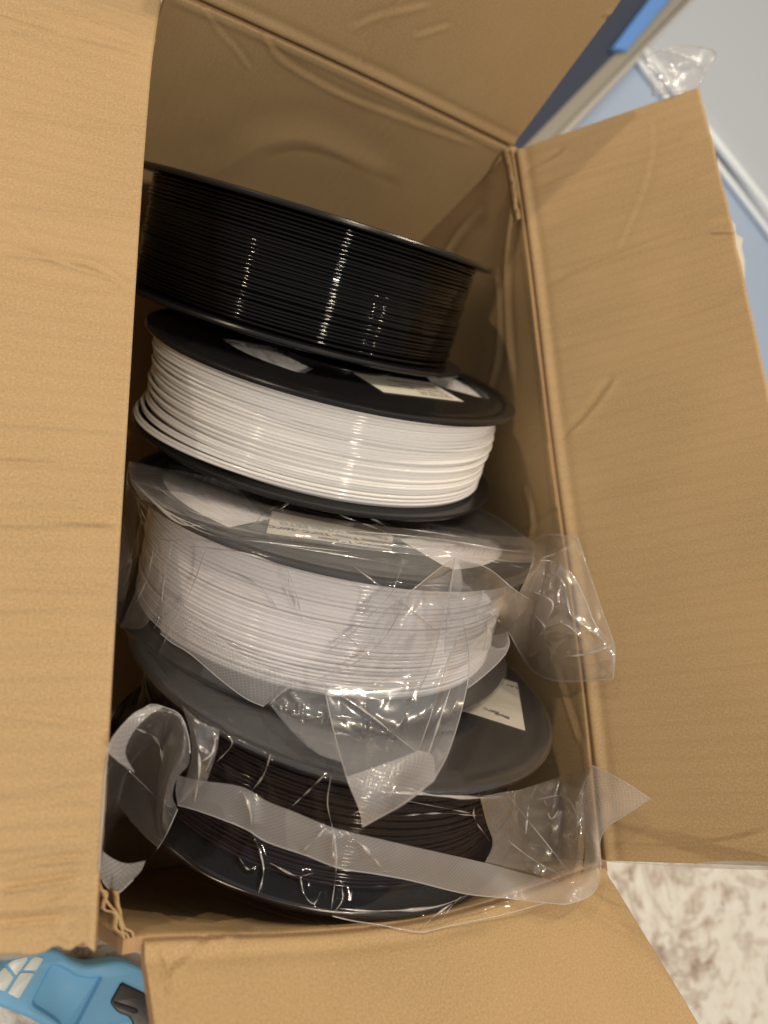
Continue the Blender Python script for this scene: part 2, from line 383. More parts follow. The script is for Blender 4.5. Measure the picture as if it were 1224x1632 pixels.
wall_lines = {
 'T': [([(316, 0), (345, 45), (380, 85), (400, 115)], 4, .0006), ([(408, 30), (425, 65), (445, 95), (500, 130), (560, 160), (640, 190), (700, 212), (770, 236)], 5, .0009),
       ([(330, 285), (420, 230), (500, 225), (620, 290)], 26, .0012), ([(420, 250), (480, 240), (560, 262), (640, 300)], 10, -.0005)],
 'R': [([(822, 300), (812, 360), (806, 440), (808, 520), (815, 620)], 5, .0020), ([(845, 360), (848, 440), (858, 540), (872, 640), (885, 720)], 5, .0014),
       ([(790, 420), (796, 500), (790, 580), (770, 640)], 5, .0014), ([(770, 330), (730, 370), (700, 420), (690, 460)], 6, .0012),
       ([(835, 770), (848, 830), (842, 870)], 4, .0012), ([(880, 1050), (905, 1130), (925, 1190)], 4, .0014)],
 'L': [], 'B': [([(300, 1440), (350, 1425), (430, 1430)], 5, .0012), ([(240, 1450), (300, 1475), (420, 1465)], 4, .0012)]}
for side in 'LRTB':
    P, d, uv = wall(side)
    # normal should point to the inside
    du = np.gradient(P, axis=0); dv = np.gradient(P, axis=1); n = np.cross(du, dv)[NU//2, NV//2]
    inward = {'L': (1, 0, 0), 'R': (-1, 0, 0), 'T': (0, -1, 0), 'B': (0, 1, 0)}[side]
    o = board('wall', P, d, flip=(n @ np.array(inward)) < 0, uv=uv, lines=wall_lines[side], mats=(KR_LIFTED, KR_EDGE, KR))
g = np.stack(np.meshgrid(np.linspace(X0, X1, 40), np.linspace(Y0, Y1, 60), indexing='ij'), -1)
P = np.concatenate([g, np.full(g.shape[:2]+(1,), .0062)], -1)
board('box_floor', P, .0004*np.sin(P[..., 1]*40), uv=g, mats=(KR_LIFTED, KR_EDGE, KR))

def flap(side, hinge, d0, d1, l0, l1, seed, nc, amp, slope, dense=None, lines=None, label=None, corner=0, sag=0, nv=70, nu=520):
    """hinge(s)->(n,3); board runs along direction lerp(d0,d1)"""
    s = np.linspace(0, 1, nu); Hh = hinge(s)
    d0 = np.array(d0, float); d1 = np.array(d1, float); d0 /= np.linalg.norm(d0); d1 /= np.linalg.norm(d1)
    D = d0*(1-s[:, None])+d1*s[:, None]; D /= np.linalg.norm(D, axis=1)[:, None]
    ln = l0*(1-s)+l1*s
    ln = ln+.0004*np.sin(s*2*np.pi*60)*0+.0006*(vnoise(s*40, s*0, seed)-.5)
    t = np.linspace(0, 1, nv)
    P = Hh[:, None]+D[:, None]*(ln[:, None]*t[None])[..., None]
    P = P+np.array([0, 0, -1.])*sag*(t**2)[None, :, None]
    LL = np.linalg.norm(Hh[-1]-Hh[0])
    u = s[:, None]*LL*np.ones((1, nv)); v = t[None]*ln[:, None]
    d = crease_field(u, v, seed, nc, LL, amp, slope, dense)
    if side == 'L': P[..., 1] += ((.0035*(vnoise(v*260, v*0, 3)-.5)-.0012)*np.exp(-u/.004)*np.exp(-v/.05))
    d = d*np.clip(v/.006, .1, 1)+(0 if side == 'L' else 1)*.0007*np.exp(-((v-.0022)/.0016)**2)-(0 if side == 'L' else 1)*.0006*np.exp(-((v-.006)/.0022)**2)
    du = np.gradient(P, axis=0); dv = np.gradient(P, axis=1); n = np.cross(du, dv)[nu//2, nv//2]
    toc = CAM-P[nu//2, nv//2]
    return board('flap', P, d, flip=(n @ toc) < 0, uv=np.stack([v, u], -1), lines=lines, label=label, mats=(KR if side in 'LR' else KR_PLAIN, KR_EDGE, KR))
RL = [([(842, 275), (870, 262), (905, 240)], 5, .0012), ([(1036, 180), (1038, 240), (1020, 310), (990, 380), (975, 400)], 4, .0004),
      ([(900, 700), (940, 660), (985, 600)], 6, .0010), ([(1130, 373), (1155, 372), (1175, 374)], 1.6, -.0012),
      ([(855, 305), (960, 265), (1040, 235), (1120, 205)], 6, .0013), ([(865, 370), (960, 335), (1050, 310), (1140, 275)], 6, .0010),
      ([(870, 460), (980, 410), (1080, 370), (1165, 345)], 7, .0014), ([(880, 560), (990, 530), (1100, 505), (1195, 470)], 7, .0008),
      ([(965, 1345), (1060, 1350), (1160, 1340), (1224, 1325)], 6, .0012)]
flap('R', lambda s: np.stack([rimx('R', s)+.001, Y0+.001+(LEN-.002)*s, np.full_like(s, H+.0015)], 1), (.027, 0, .066), (.061, 0, .087), .106, .106, 21, 22, .85, 0, lines=RL, nu=760, nv=64,
     label='right long flap of the box, standing up with slanting creases')
TL_ = [([(575, 105), (600, 60), (640, 0)], 4, .0008), ([(660, 60), (720, 42)], 5, .0008), ([(560, 50), (600, 30), (690, 8)], 6, .0008), ([(962, 30), (985, 22), (990, 8)], 4, -.0015)]
flap('T', lambda s: np.stack([X0+.002+(W-.003)*s, rimy('T', s)+.001, np.full_like(s, H+.0015)], 1), (0, .021, .091), (0, .021, .091), .102, .0965, 22, 6, .5, 0, lines=TL_,
     label='top short flap of the box, nearly upright')
BL_ = [([(265, 1560), (290, 1535), (330, 1505), (440, 1470)], 5, .0012), ([(250, 1515), (262, 1540), (258, 1580)], 5, .0014)]
flap('B', lambda s: np.stack([X0+.006+(W-.006)*s, rimy('B', s)-.001, np.full_like(s, H+.0012)], 1), (0, -.045, .036), (0, -.055, .041), .105, .105, 23, 4, .5, 0, lines=BL_,
     label='bottom short flap of the box, leaning outward')
LLn = [([(0, 185), (120, 198), (235, 212)], 4, .0010), ([(0, 322), (110, 338), (225, 350)], 4, .0009), ([(0, 345), (30, 365), (60, 400)], 4, .0006),
       ([(0, 405), (80, 415), (150, 425), (215, 470)], 5, .0012), ([(30, 400), (110, 425), (190, 450)], 3, .0010), ([(0, 440), (90, 460), (200, 470)], 4, .0008), ([(0, 15), (100, 25), (180, 40), (230, 60)], 5, .0012),
       ([(0, 50), (110, 60), (235, 85)], 4, .0008), ([(140, 30), (190, 50), (232, 70)], 3, .0008), ([(0, 740), (120, 745), (190, 752)], 4, .0007), ([(0, 935), (100, 940), (180, 945)], 5, .0008),
       ([(0, 1140), (80, 1150), (160, 1165)], 4, .0007), ([(0, 1420), (60, 1412), (130, 1398)], 6, .0018), ([(0, 1395), (70, 1375), (140, 1370)], 5, .0012),
       ([(0, 1478), (50, 1472), (100, 1468)], 5, .0014), ([(80, 1440), (100, 1430), (115, 1425)], 4, .0014), ([(95, 1470), (98, 1490), (106, 1498)], 4, .0014), ([(60, 1000), (130, 1020), (170, 1060)], 3, .0006)]
def torn(P): return P
flap('L', lambda s: np.stack([rimx('L', s), Y0+.001+(LEN-.002)*s, np.full_like(s, H+.0030)], 1), (-.034, 0, -.013), (-.034, 0, -.002), .106, .106, 24, 30, 1.15, -.02, dense=(0, .05), lines=LLn, nu=760, nv=60,
     label='left long flap of the box, folded out close to the viewer')
# crushed paper liners on the inside of the near left corner and on the far right corner
def flute_strip(path, amp, nz, hgt, per, thick=.0005):
    pts = spline(path, nz); T = np.gradient(pts, axis=0); T /= np.linalg.norm(T, axis=1)[:, None]
    up = np.array([0, 0, 1.]); Nn = np.cross(T, up); Nn /= np.linalg.norm(Nn, axis=1)[:, None]
    ln = np.r_[0, np.cumsum(np.linalg.norm(np.diff(pts, axis=0), axis=1))]
    off = amp*np.sin(2*np.pi*ln/per)*(1+.5*(vnoise(ln*300, ln*0, 3)-.5))
    A = pts+Nn*off[:, None]; rows = []
    for k, (dz, th) in enumerate(((0, 0), (0, thick), (-hgt, thick), (-hgt, 0))):
        rows.append(A+Nn*th+up*(dz+.0012*(vnoise(ln*500, ln*0+k, 8)-.5)[:, None]*(1 if dz == 0 else 0)))
    V = np.stack(rows, 1).reshape(-1, 3); f = []
    for i in range(nz-1):
        for j in range(4): f.append((i*4+j, i*4+(j+1) % 4, (i+1)*4+(j+1) % 4, (i+1)*4+j))
    return V, f
def join(name, parts, mat, parent=None, smooth=True):
    V = []; Fc = []; k = 0
    for v, f in parts:
        V.append(np.asarray(v)); Fc += [tuple(i+k for i in q) for q in f]; k += len(v)
    o = mesh_obj(name, np.vstack(V), Fc, mat, None, smooth)
    if parent is not None: adopt(o, parent)
    return o
zc = H+.004
def zpl(pts, z): return [tuple(on_plane(x, y, (0, 0, 1), (0, 0, zz))) for (x, y), zz in zip(pts, z if isinstance(z, (list, tuple)) else [z]*len(pts))]
ps = [flute_strip(zpl([(155, 1400), (166, 1425), (172, 1440), (180, 1455), (190, 1475), (200, 1492), (207, 1505)], H), .0011, 90, .010, .0075),
      flute_strip(zpl([(157, 1396), (168, 1420), (177, 1442), (186, 1455), (194, 1475), (201, 1495)], H), .0004, 90, .012, .02),
      flute_strip(zpl([(189, 1420), (192, 1440), (197, 1460), (202, 1478), (212, 1484), (214, 1497), (211, 1510)], H), .0004, 90, .012, .03)]
o = join('torn_corner', ps, KR, box); o['label'] = 'torn corrugated edge at the near left corner'
ps = [flute_strip(zpl([(808, 236), (815, 262), (820, 290), (824, 320), (829, 348)], H+.001), .00025, 80, .005, .013, .0005)]
o = join('crushed_liner', ps, KR, box); o['label'] = 'crushed liner where top and right flaps meet'

# ------------------------------------------------------------------ spools
def helix(R, z0, z1, seed, segs=168, rad=.00088, bulge=None, sd=8, irreg=1.0, gap=.00172):
    n = int((z1-z0)/gap); tot = n*segs; i = np.arange(tot+1); th = i/segs*2*np.pi; turn = i/segs
    r = np.random.default_rng(seed); jz = r.normal(0, 1, n+3); jr = np.abs(r.normal(0, 1, n+3)); k = np.floor(turn).astype(int); fr = turn-k
    fr = fr*fr*(3-2*fr)
    z = z0+(z1-z0)*turn/n+(jz[k]*(1-fr)+jz[k+1]*fr)*.00022*irreg+.0007*irreg*(vnoise(th*.9, turn*.45, seed)-.5)
    rr = R+(jr[k]*(1-fr)+jr[k+1]*fr)*.00035*irreg+.0012*irreg*(vnoise(th*.6+9, turn*.8, seed+1)-.5)
    if bulge is not None: rr = rr+bulge(th % (2*np.pi), (z-z0)/(z1-z0), turn)
    a = np.arange(sd)/sd*2*np.pi
    V = np.stack([(rr[:, None]+rad*np.cos(a))*np.cos(th)[:, None], (rr[:, None]+rad*np.cos(a))*np.sin(th)[:, None], z[:, None]+rad*np.sin(a)], -1).reshape(-1, 3)
    ii = np.arange(tot)[:, None]*sd; j = np.arange(sd)[None]; jn = (j+1) % sd
    f = np.stack([ii+j, ii+sd+j, ii+sd+jn, ii+jn], -1).reshape(-1, 4)
    return V, f.tolist()
def lathe(prof, seg=240, wob=None):
    a = np.arange(seg)/seg*2*np.pi; p = np.array(prof)
    r = p[:, 0][None]*np.ones((seg, 1)); z = p[:, 1][None]*np.ones((seg, 1))
    if wob is not None: z = z+wob(a[:, None], r)
    V = np.stack([r*np.cos(a)[:, None], r*np.sin(a)[:, None], z], -1).reshape(-1, 3)
    return V, gridfaces(seg, len(prof), 0, True).tolist()
def flange_mesh(zin, zout, windows, slots=(), seg=288):
    """disc of radius 0.1 with sector windows; zin faces the filament"""
    sgn = 1 if zout > zin else -1
    rs = [.0265]+list(np.linspace(.028, .0885, 23))+[.090, .0915, .093, .0945, .0965, .0985, .0995, .1]
    nr = len(rs); rs = np.array(rs); a = np.arange(seg)/seg*2*np.pi
    def lift(r):
        b = np.interp(r, [0, .090, .0915, .0930, .0945, .0985, .0995, .1], [0, 0, -.0005, -.0005, .0004, .0004, 0., -.0007])
        return b
    solid = np.ones((seg, nr-1), bool)
    for i in range(seg):
        for j in range(nr-1):
            rc = (rs[j]+rs[j+1])/2; ac = math.degrees((i+.5)/seg*2*np.pi)
            for (a0, a1, r0, r1) in list(windows)+list(slots):
                d = (ac-a0) % 360; span = (a1-a0) % 360
                if d < span and r0 < rc < r1:
                    # rounded corners
                    ex = min(d, span-d)*math.pi/180*rc; er = min(rc-r0, r1-rc); q = .006 if r1-r0 > .01 else 0
                    if not (ex < q and er < q and (q-ex)**2+(q-er)**2 > q*q): solid[i, j] = False
    V = []
    for zz, top in ((zout, 1), (zin, 0)):
        z = zz+sgn*(lift(rs) if top else -np.interp(rs, [0, .0985, .0995, .1], [0, 0, 0, -.0008]))
        V.append(np.stack([rs[None]*np.cos(a)[:, None], rs[None]*np.sin(a)[:, None], z[None]*np.ones((seg, 1))], -1).reshape(-1, 3))
    k = seg*nr; f = []
    for i in range(seg):
        for j in range(nr-1):
            if not solid[i, j]: continue
            A, B, C_, D = i*nr+j, ((i+1) % seg)*nr+j, ((i+1) % seg)*nr+j+1, i*nr+j+1
            q = [(A, D, C_, B), (A+k, B+k, C_+k, D+k)]
            if not (j > 0 and solid[i, j-1]): q.append((A, B, B+k, A+k))
            if not (j < nr-2 and solid[i, j+1]): q.append((D, D+k, C_+k, C_))
            if not solid[i-1, j]: q.append((A, A+k, D+k, D))
            if not solid[(i+1) % seg, j]: q.append((B, C_, C_+k, B+k))
            f += q if sgn > 0 else [x[::-1] for x in q]
    return np.vstack(V), f
def local_quad(corners, z): return [(x/1000, y/1000, z) for x, y in corners]

SP = [((-.0062, .11342, .12186), (-.02311, .76674, .64154), .060), ((.00619, .03716, .11653), (-.06567, .74634, .66231), .050),
      ((.00072, -.05414, .12226), (-.04082, .8091, .58625), .060), ((.00387, -.12781, .11637), (.01787, .8107, .58519), .057)]
frames = []
for c, a, wd in SP:
    a = np.array(a)/np.linalg.norm(a); X = np.array([1, 0, 0])-a[0]*a; X /= np.linalg.norm(X); Y = np.cross(a, X)
    frames.append((np.array(c), X, Y, a, wd))
def sp_matrix(i):
    c, X, Y, a, _ = frames[i]
    m = Matrix(((X[0], Y[0], a[0], c[0]), (X[1], Y[1], a[1], c[1]), (X[2], Y[2], a[2], c[2]), (0, 0, 0, 1))); return m
def text_mesh(body, size, M4, mat, parent, name='print', bold=.0):
    cu = bpy.data.curves.new('t', 'FONT'); cu.body = body; cu.size = size; cu.offset = size*.03; cu.extrude = .00002; cu.align_x = 'LEFT'; cu.space_line = 1.25
    ob = bpy.data.objects.new('t', cu); C.objects.link(ob)
    dg = bpy.context.evaluated_depsgraph_get(); dg.update(); me = bpy.data.meshes.new_from_object(ob.evaluated_get(dg))
    bpy.data.objects.remove(ob); me.materials.clear(); me.materials.append(mat); me.transform(M4)
    o = bpy.data.objects.new(name, me); C.objects.link(o); o.parent = parent; return o
def make_spool(i, fil, label, top_w, bot_w, bulge=None, irreg=1.0, sticker=None, text=None, seed=1, strands=0, bslots=(), Rc=.0884):
    wd = SP[i][2]; hw = wd/2; t = .0024
    root = thing('filament_spool', label, 'filament spool', group='filament spools lined up in the box')
    root.matrix_basis = sp_matrix(i)
    V, f = flange_mesh(hw-t, hw, top_w); ft = mesh_obj('flange', V, f, FLANGE, root, True)
    V, f = flange_mesh(-hw+t, -hw, bot_w, bslots); fb = mesh_obj('flange', V, f, FLANGE, root, True)
    for o in (ft, fb):
        o.data.set_sharp_from_angle(angle=math.radians(32))
    V, f = lathe([(.0265, -hw), (.0265, hw), (.031, hw), (.031, hw+.0012), (.027, hw+.0012), (.027, -hw-.0012), (.0265, -hw)], 96)
    mesh_obj('hub', V, f, FLANGE, root)
    # filament: an outer helix of strands, the coil body under it with ridged ends
    V, f = helix(Rc, -hw+t+.0011, hw-t-.0011, seed, bulge=bulge, irreg=irreg)
    mesh_obj('filament', V, f, fil, root)
    ridg = []
    for r in np.arange(.030, .0872, .00044): ridg.append((r, hw-t-.0009+.0006*abs(math.sin(math.pi*r/.00176))))
    prof = ridg+[(Rc, hw-t-.0009), (Rc, -hw+t+.0009), (.03, -hw+t+.0009)]
    V, f = lathe(prof, 200, lambda a, r: .0009*(vnoise(a*6+r*900, r*300, 5)-.5)*np.where(r < .0871, 1, 0))
    mesh_obj('coil', V, f, fil, root)
    r_ = np.random.default_rng(seed+50)
    for s in range(strands):      # loose strands crossing the coil
        a0 = r_.uniform(0, 6.28); sp = r_.uniform(1.2, 2.6); z0_ = r_.uniform(-hw+.008, hw-.008); dz = r_.uniform(-.006, .006)
        th = np.linspace(a0, a0+sp, 60); q = (th-a0)/sp
        rr = Rc+.0017*np.sin(np.pi*q)**.4
        V, f = tube(np.stack([rr*np.cos(th), rr*np.sin(th), z0_+dz*q], 1), .00087, 8); mesh_obj('strand', V, f, fil, root)
    if sticker:
        z = hw+.00012; q = np.array(sticker)/1000
        V = [(x, y, z+.00015) for x, y in q]+[(x, y, z) for x, y in q]; n = len(q)
        st = mesh_obj('sticker', V, [tuple(range(n)), tuple(range(2*n-1, n-1, -1))]+[(a_, a_+n, (a_+1) % n+n, (a_+1) % n) for a_ in range(n)], STICKER, ft, False)
        if st.data.polygons[0].normal.z < 0: st.data.flip_normals()
        for (body, size, x, y, rot) in (text or []):
            m4 = Matrix.Translation((x/1000, y/1000, z+.00022)) @ Matrix.Rotation(math.radians(rot), 4, 'Z')
            text_mesh(body, size/1000, m4, INK, ft)
    return root
w_all = [(0, 50, .05, .083), (90, 140, .05, .083)]
make_spool(0, FIL_BLACK, 'unwrapped black spool of glossy black filament, farthest back against the upper box wall',
           w_all, w_all, irreg=.9, seed=3, strands=3, Rc=.0898)
def bulge2(th, zf, turn):     # loose turns swinging out on the left side (angle pi), most at the lower flange
    a = np.exp(-((th-math.pi-.1)/.55)**2); return a*(.0018+.0058*np.exp(-((zf-.04)/.10)**2)+.0022*np.exp(-((zf-.93)/.07)**2)+.0009*np.sin(turn*2.4))
make_spool(1, FIL_WHITE, 'unwrapped spool of white filament between the bare black spool and the bagged white spool',
           [(178, 233, .031, .064), (-30, 9, .054, .086), (60, 110, .045, .08)], w_all, bulge=bulge2, irreg=1.35, seed=12, strands=2, Rc=.0912,
           sticker=[(-4, -27), (-2, -63), (48, -57), (47, -24)],
           text=[('Filament: White PETG', 3.4, 44, -31, 187), ('Diameter: 1.75mm', 3.4, 43.5, -37, 187), ('Printing Temp: 230\u00b0C -260\u00b0C', 2.9, 43, -42.5, 187), ('Bed Temp: 70\u00b0C', 2.9, 43, -47.5, 187), ('Net Weight: 1kg', 2.9, 43, -52, 187)],
           bslots=[(-125, -117, .0850, .0885), (-111, -103, .0850, .0885)])
make_spool(2, FIL_LILAC, 'white filament spool sealed in a clear plastic bag, third from the top',
           [(150, 214, .046, .087), (-80, -24, .043, .084), (40, 80, .045, .08)], w_all, irreg=1.0, seed=21,
           sticker=[(-44, -22), (-57, -52), (-4, -63), (7, -44)],
           text=[('Filament: White PETG', 5.4, 2, -47, 168), ('Printing Temp: 230\u00b0C -260\u00b0C', 4.6, 1, -53.5, 168), ('Diameter: 1.75mm', 4.6, 0, -59.5, 168)])
make_spool(3, FIL_BLACK_REFL, 'black filament spool sealed in a clear plastic bag, nearest the bottom flap',
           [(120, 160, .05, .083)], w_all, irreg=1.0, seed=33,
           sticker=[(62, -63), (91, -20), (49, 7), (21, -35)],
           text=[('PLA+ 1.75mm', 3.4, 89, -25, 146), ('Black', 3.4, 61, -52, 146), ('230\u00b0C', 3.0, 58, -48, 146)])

exec_order_marker = None
bpy.context.view_layer.update()
# ------------------------------------------------------------------ what the film lies on
def bvh_of(objs):
    V = []; Fc = []; k = 0
    for o in objs:
        mw = np.array(o.matrix_world); v = np.zeros(len(o.data.vertices)*3); o.data.vertices.foreach_get('co', v); v = v.reshape(-1, 3)
        V.append(v @ mw[:3, :3].T+mw[:3, 3]); Fc += [tuple(i+k for i in p.vertices) for p in o.data.polygons]; k += len(v)
    return BVHTree.FromPolygons([tuple(x) for x in np.vstack(V)], Fc)
solid_objs = [o for o in C.objects if o.type == 'MESH' and (o.name.startswith('flange') or o.name.startswith('wall') or o.name.startswith('flap'))]
BV = bvh_of(solid_objs)
# simple drums stand in for the coils when draping
def drum_hit(i, px, py, R=.1012, pad=.0012):
    c, X, Y, a, wd = frames[i]; d = ray(px, py); hw = wd/2+pad
    o = CAM-c; best = np.full(d.shape[:-1], 1e9)
    oa = o-(o @ a)*a; da = d-(d @ a)[..., None]*a
    A = (da*da).sum(-1); Bq = 2*(da @ oa); Cq = oa @ oa-R*R; disc = Bq*Bq-4*A*Cq
    k = np.where(disc > 0, (-Bq-np.sqrt(np.maximum(disc, 0)))/(2*A), 1e9); z = (o @ a)+k*(d @ a)
    best = np.where((disc > 0) & (np.abs(z) <= hw), k, best)
    for s in (1, -1):
        k = (s*hw-o @ a)/(d @ a); Pq = o+d*k[..., None]; rad = np.linalg.norm(Pq-(Pq @ a)[..., None]*a, axis=-1)
        best = np.where((rad <= R) & (k > 0) & (k < best), k, best)
    return best
def surf_depth(px, py, drums=(2, 3), bvh=True):
    px = np.asarray(px, float); py = np.asarray(py, float)
    k = np.full(px.shape, 1e9)
    for i in drums: k = np.minimum(k, drum_hit(i, px, py))
    if bvh:
        d = ray(px, py); flat = d.reshape(-1, 3); kb = np.empty(len(flat))
        o = Vector(CAM)
        for j, v in enumerate(flat):
            h = BV.ray_cast(o, Vector(v)); kb[j] = 1e9 if h[0] is None else h[3]/np.linalg.norm(v)
        k = np.minimum(k, kb.reshape(px.shape))
    return k

def wrinkle(px, py, seed, amp, scale=.02, stretch=(1, 1)):
    x = px*scale*stretch[0]; y = py*scale*stretch[1]
    wx = x+.8*vnoise(x*.7, y*.7, seed+9); wy = y+.8*vnoise(x*.7+5, y*.7, seed+10)
    return amp*(1.5*(vnoise(wx*.8, wy*.8, seed+31)-.5)+.5*(ridged(wx*.9, wy*.9, seed, 1)-.45))
def creases(px, py, lines, sc=1.0):
    P2 = np.stack([px.ravel(), py.ravel()], 1); z = np.zeros(len(P2))
    for ln in lines:
        pts = spline(ln[0], 28); wd = ln[1]*1.7; a = ln[2]*.42; d, t, sg = poly_dist(P2, pts)
        e = np.clip(np.minimum(t, 1-t)*7, 0, 1)
        z += a*e*np.exp(-np.abs(d/wd)**1.6)
    return z.reshape(px.shape)*sc
def pleat_glint_tubes(lines, PX, P, rmax, vis=None):  # thin tubes added on crease lines so highlights run unbroken
    out = []
    pf = PX.reshape(-1, 2); Pf = P.reshape(-1, 3)
    dep = -((Pf-CAM) @ ROT.T)[:, 2]
    if vis is not None: pf = pf[vis]; Pf = Pf[vis]; dep = dep[vis]
    for ln in lines:
        q = spline(ln[0], 60); ks = []
        for p in q:
            d2 = ((pf-p)**2).sum(1); idx = np.argsort(d2)[:3]
            wgt = 1/(d2[idx]+.5); ks.append((dep[idx]*wgt).sum()/wgt.sum())
        ks = np.convolve(np.pad(ks, 3, mode='edge'), np.ones(7)/7, 'valid')
        P3 = at_depth(q[:, 0], q[:, 1], ks-.0002)
        t = np.linspace(0, 1, len(q)); vn = vnoise(t*7+ln[1]*13+q[0, 0], t*0, 77); r = rmax*ln[1]/4*(np.sin(np.pi*t)**.7*np.clip(vn*2.2-.45, .05, 1.5)+.02)
        out.append(tube(P3, r, 6))
    return out
def patch(name, parent, sides, mat, nu=90, nv=60, off=.0012, lift=0., wr=(0, .0008, .02), lines=(), edges=(), k0=None, belly=0., clamp=True, drums=(2, 3), label=None, edge_r=.00022, nc=16, camp=.0014):
    """film between four traced sides (top, right, bottom, left), each a list of (px, py[, depth above what lies under]).
    Points get true distances; the sheet never sinks into what it lies on."""
    def side(pts, n):
        q = []
        for p in pts:
            h = p[2] if len(p) > 2 else 0.
            k = float(surf_depth([p[0]], [p[1]], drums)[0]) if (len(p) < 4) else p[3]
            if k > 1: k = k0
            q.append((p[0], p[1], k-off-h))
        return spline(q, n)
    T_, R_, B_, L_ = side(sides[0], nu), side(sides[1], nv), side(sides[2], nu), side(sides[3], nv)   # T: left->right, R: top->bottom, B: left->right, L: top->bottom
    u = np.linspace(0, 1, nu)[:, None, None]; v = np.linspace(0, 1, nv)[None, :, None]
    G = (1-v)*T_[:, None]+v*B_[:, None]+(1-u)*L_[None]+u*R_[None]-((1-u)*(1-v)*T_[0]+u*(1-v)*T_[-1]+(1-u)*v*B_[0]+u*v*B_[-1])
    px, py, k = G[..., 0], G[..., 1], G[..., 2]
    uu, vv = u[..., 0], v[..., 0]
    k = k-lift*(np.sin(np.pi*uu)*np.sin(np.pi*vv))**.6-belly*np.sin(np.pi*vv)
    k = k-wrinkle(px, py, wr[0], wr[1], wr[2])*1.0
    k = k-creases(px, py, lines)
    rr = np.random.default_rng(wr[0]*17+int(px[0, 0])); auto = []
    for _ in range(0 if mat in (SEAL, SEAL_LINES) else nc):
        i0, j0 = rr.integers(0, nu), rr.integers(0, nv); i1 = int(np.clip(i0+rr.normal(0, nu*.33), 0, nu-1)); j1 = int(np.clip(j0+rr.normal(0, nv*.45), 0, nv-1))
        a0, a1 = np.array([px[i0, j0], py[i0, j0]]), np.array([px[i1, j1], py[i1, j1]])
        if np.linalg.norm(a1-a0) < 14: continue
        mid = (a0+a1)/2+rr.normal(0, .07, 2)*np.linalg.norm(a1-a0)
        auto.append(([tuple(a0), tuple(mid), tuple(a1)], rr.uniform(1.6, 4.5), rr.choice([-1, 1])*rr.uniform(.6, 1.6)*camp))
    k = k-creases(px, py, auto)
    if clamp:
        hs = surf_depth(px, py, drums); k = np.minimum(k, hs-.0005)
    P = at_depth(px, py, k)
    # uv in metres along the sheet
    su = np.r_[0, np.cumsum(np.linalg.norm(np.diff(P[:, nv//2], axis=0), axis=1))]; sv = np.r_[0, np.cumsum(np.linalg.norm(np.diff(P[nu//2], axis=0), axis=1))]
    uv = np.stack(np.meshgrid(su, sv, indexing='ij'), -1).reshape(-1, 2)
    V = P.reshape(-1, 3); f = gridfaces(nu, nv); mi = [0]*len(f); f = f.tolist()
    for e in edges:
        pth = {'T': P[:, 0], 'B': P[:, -1], 'L': P[0], 'R': P[-1]}[e]
        tv, tf = tube(pth, edge_r, 5); k_ = len(V); V = np.vstack([V, tv]); f += [tuple(i+k_ for i in q) for q in tf]; mi += [1]*len(tf); uv = np.vstack([uv, np.zeros((len(tv), 2))])
    for tv, tf in pleat_glint_tubes(lines, np.stack([px, py], -1), P, .00036):
        k_ = len(V); V = np.vstack([V, tv]); f += [tuple(i+k_ for i in q) for q in tf]; mi += [2]*len(tf); uv = np.vstack([uv, np.zeros((len(tv), 2))])
    o = mesh_obj(name, V, f, None, None, True, uv, mi, [mat, EDGE_F, PLEAT_GLINT])
    adopt(o, parent)
    if label: o['label'] = label
    return o
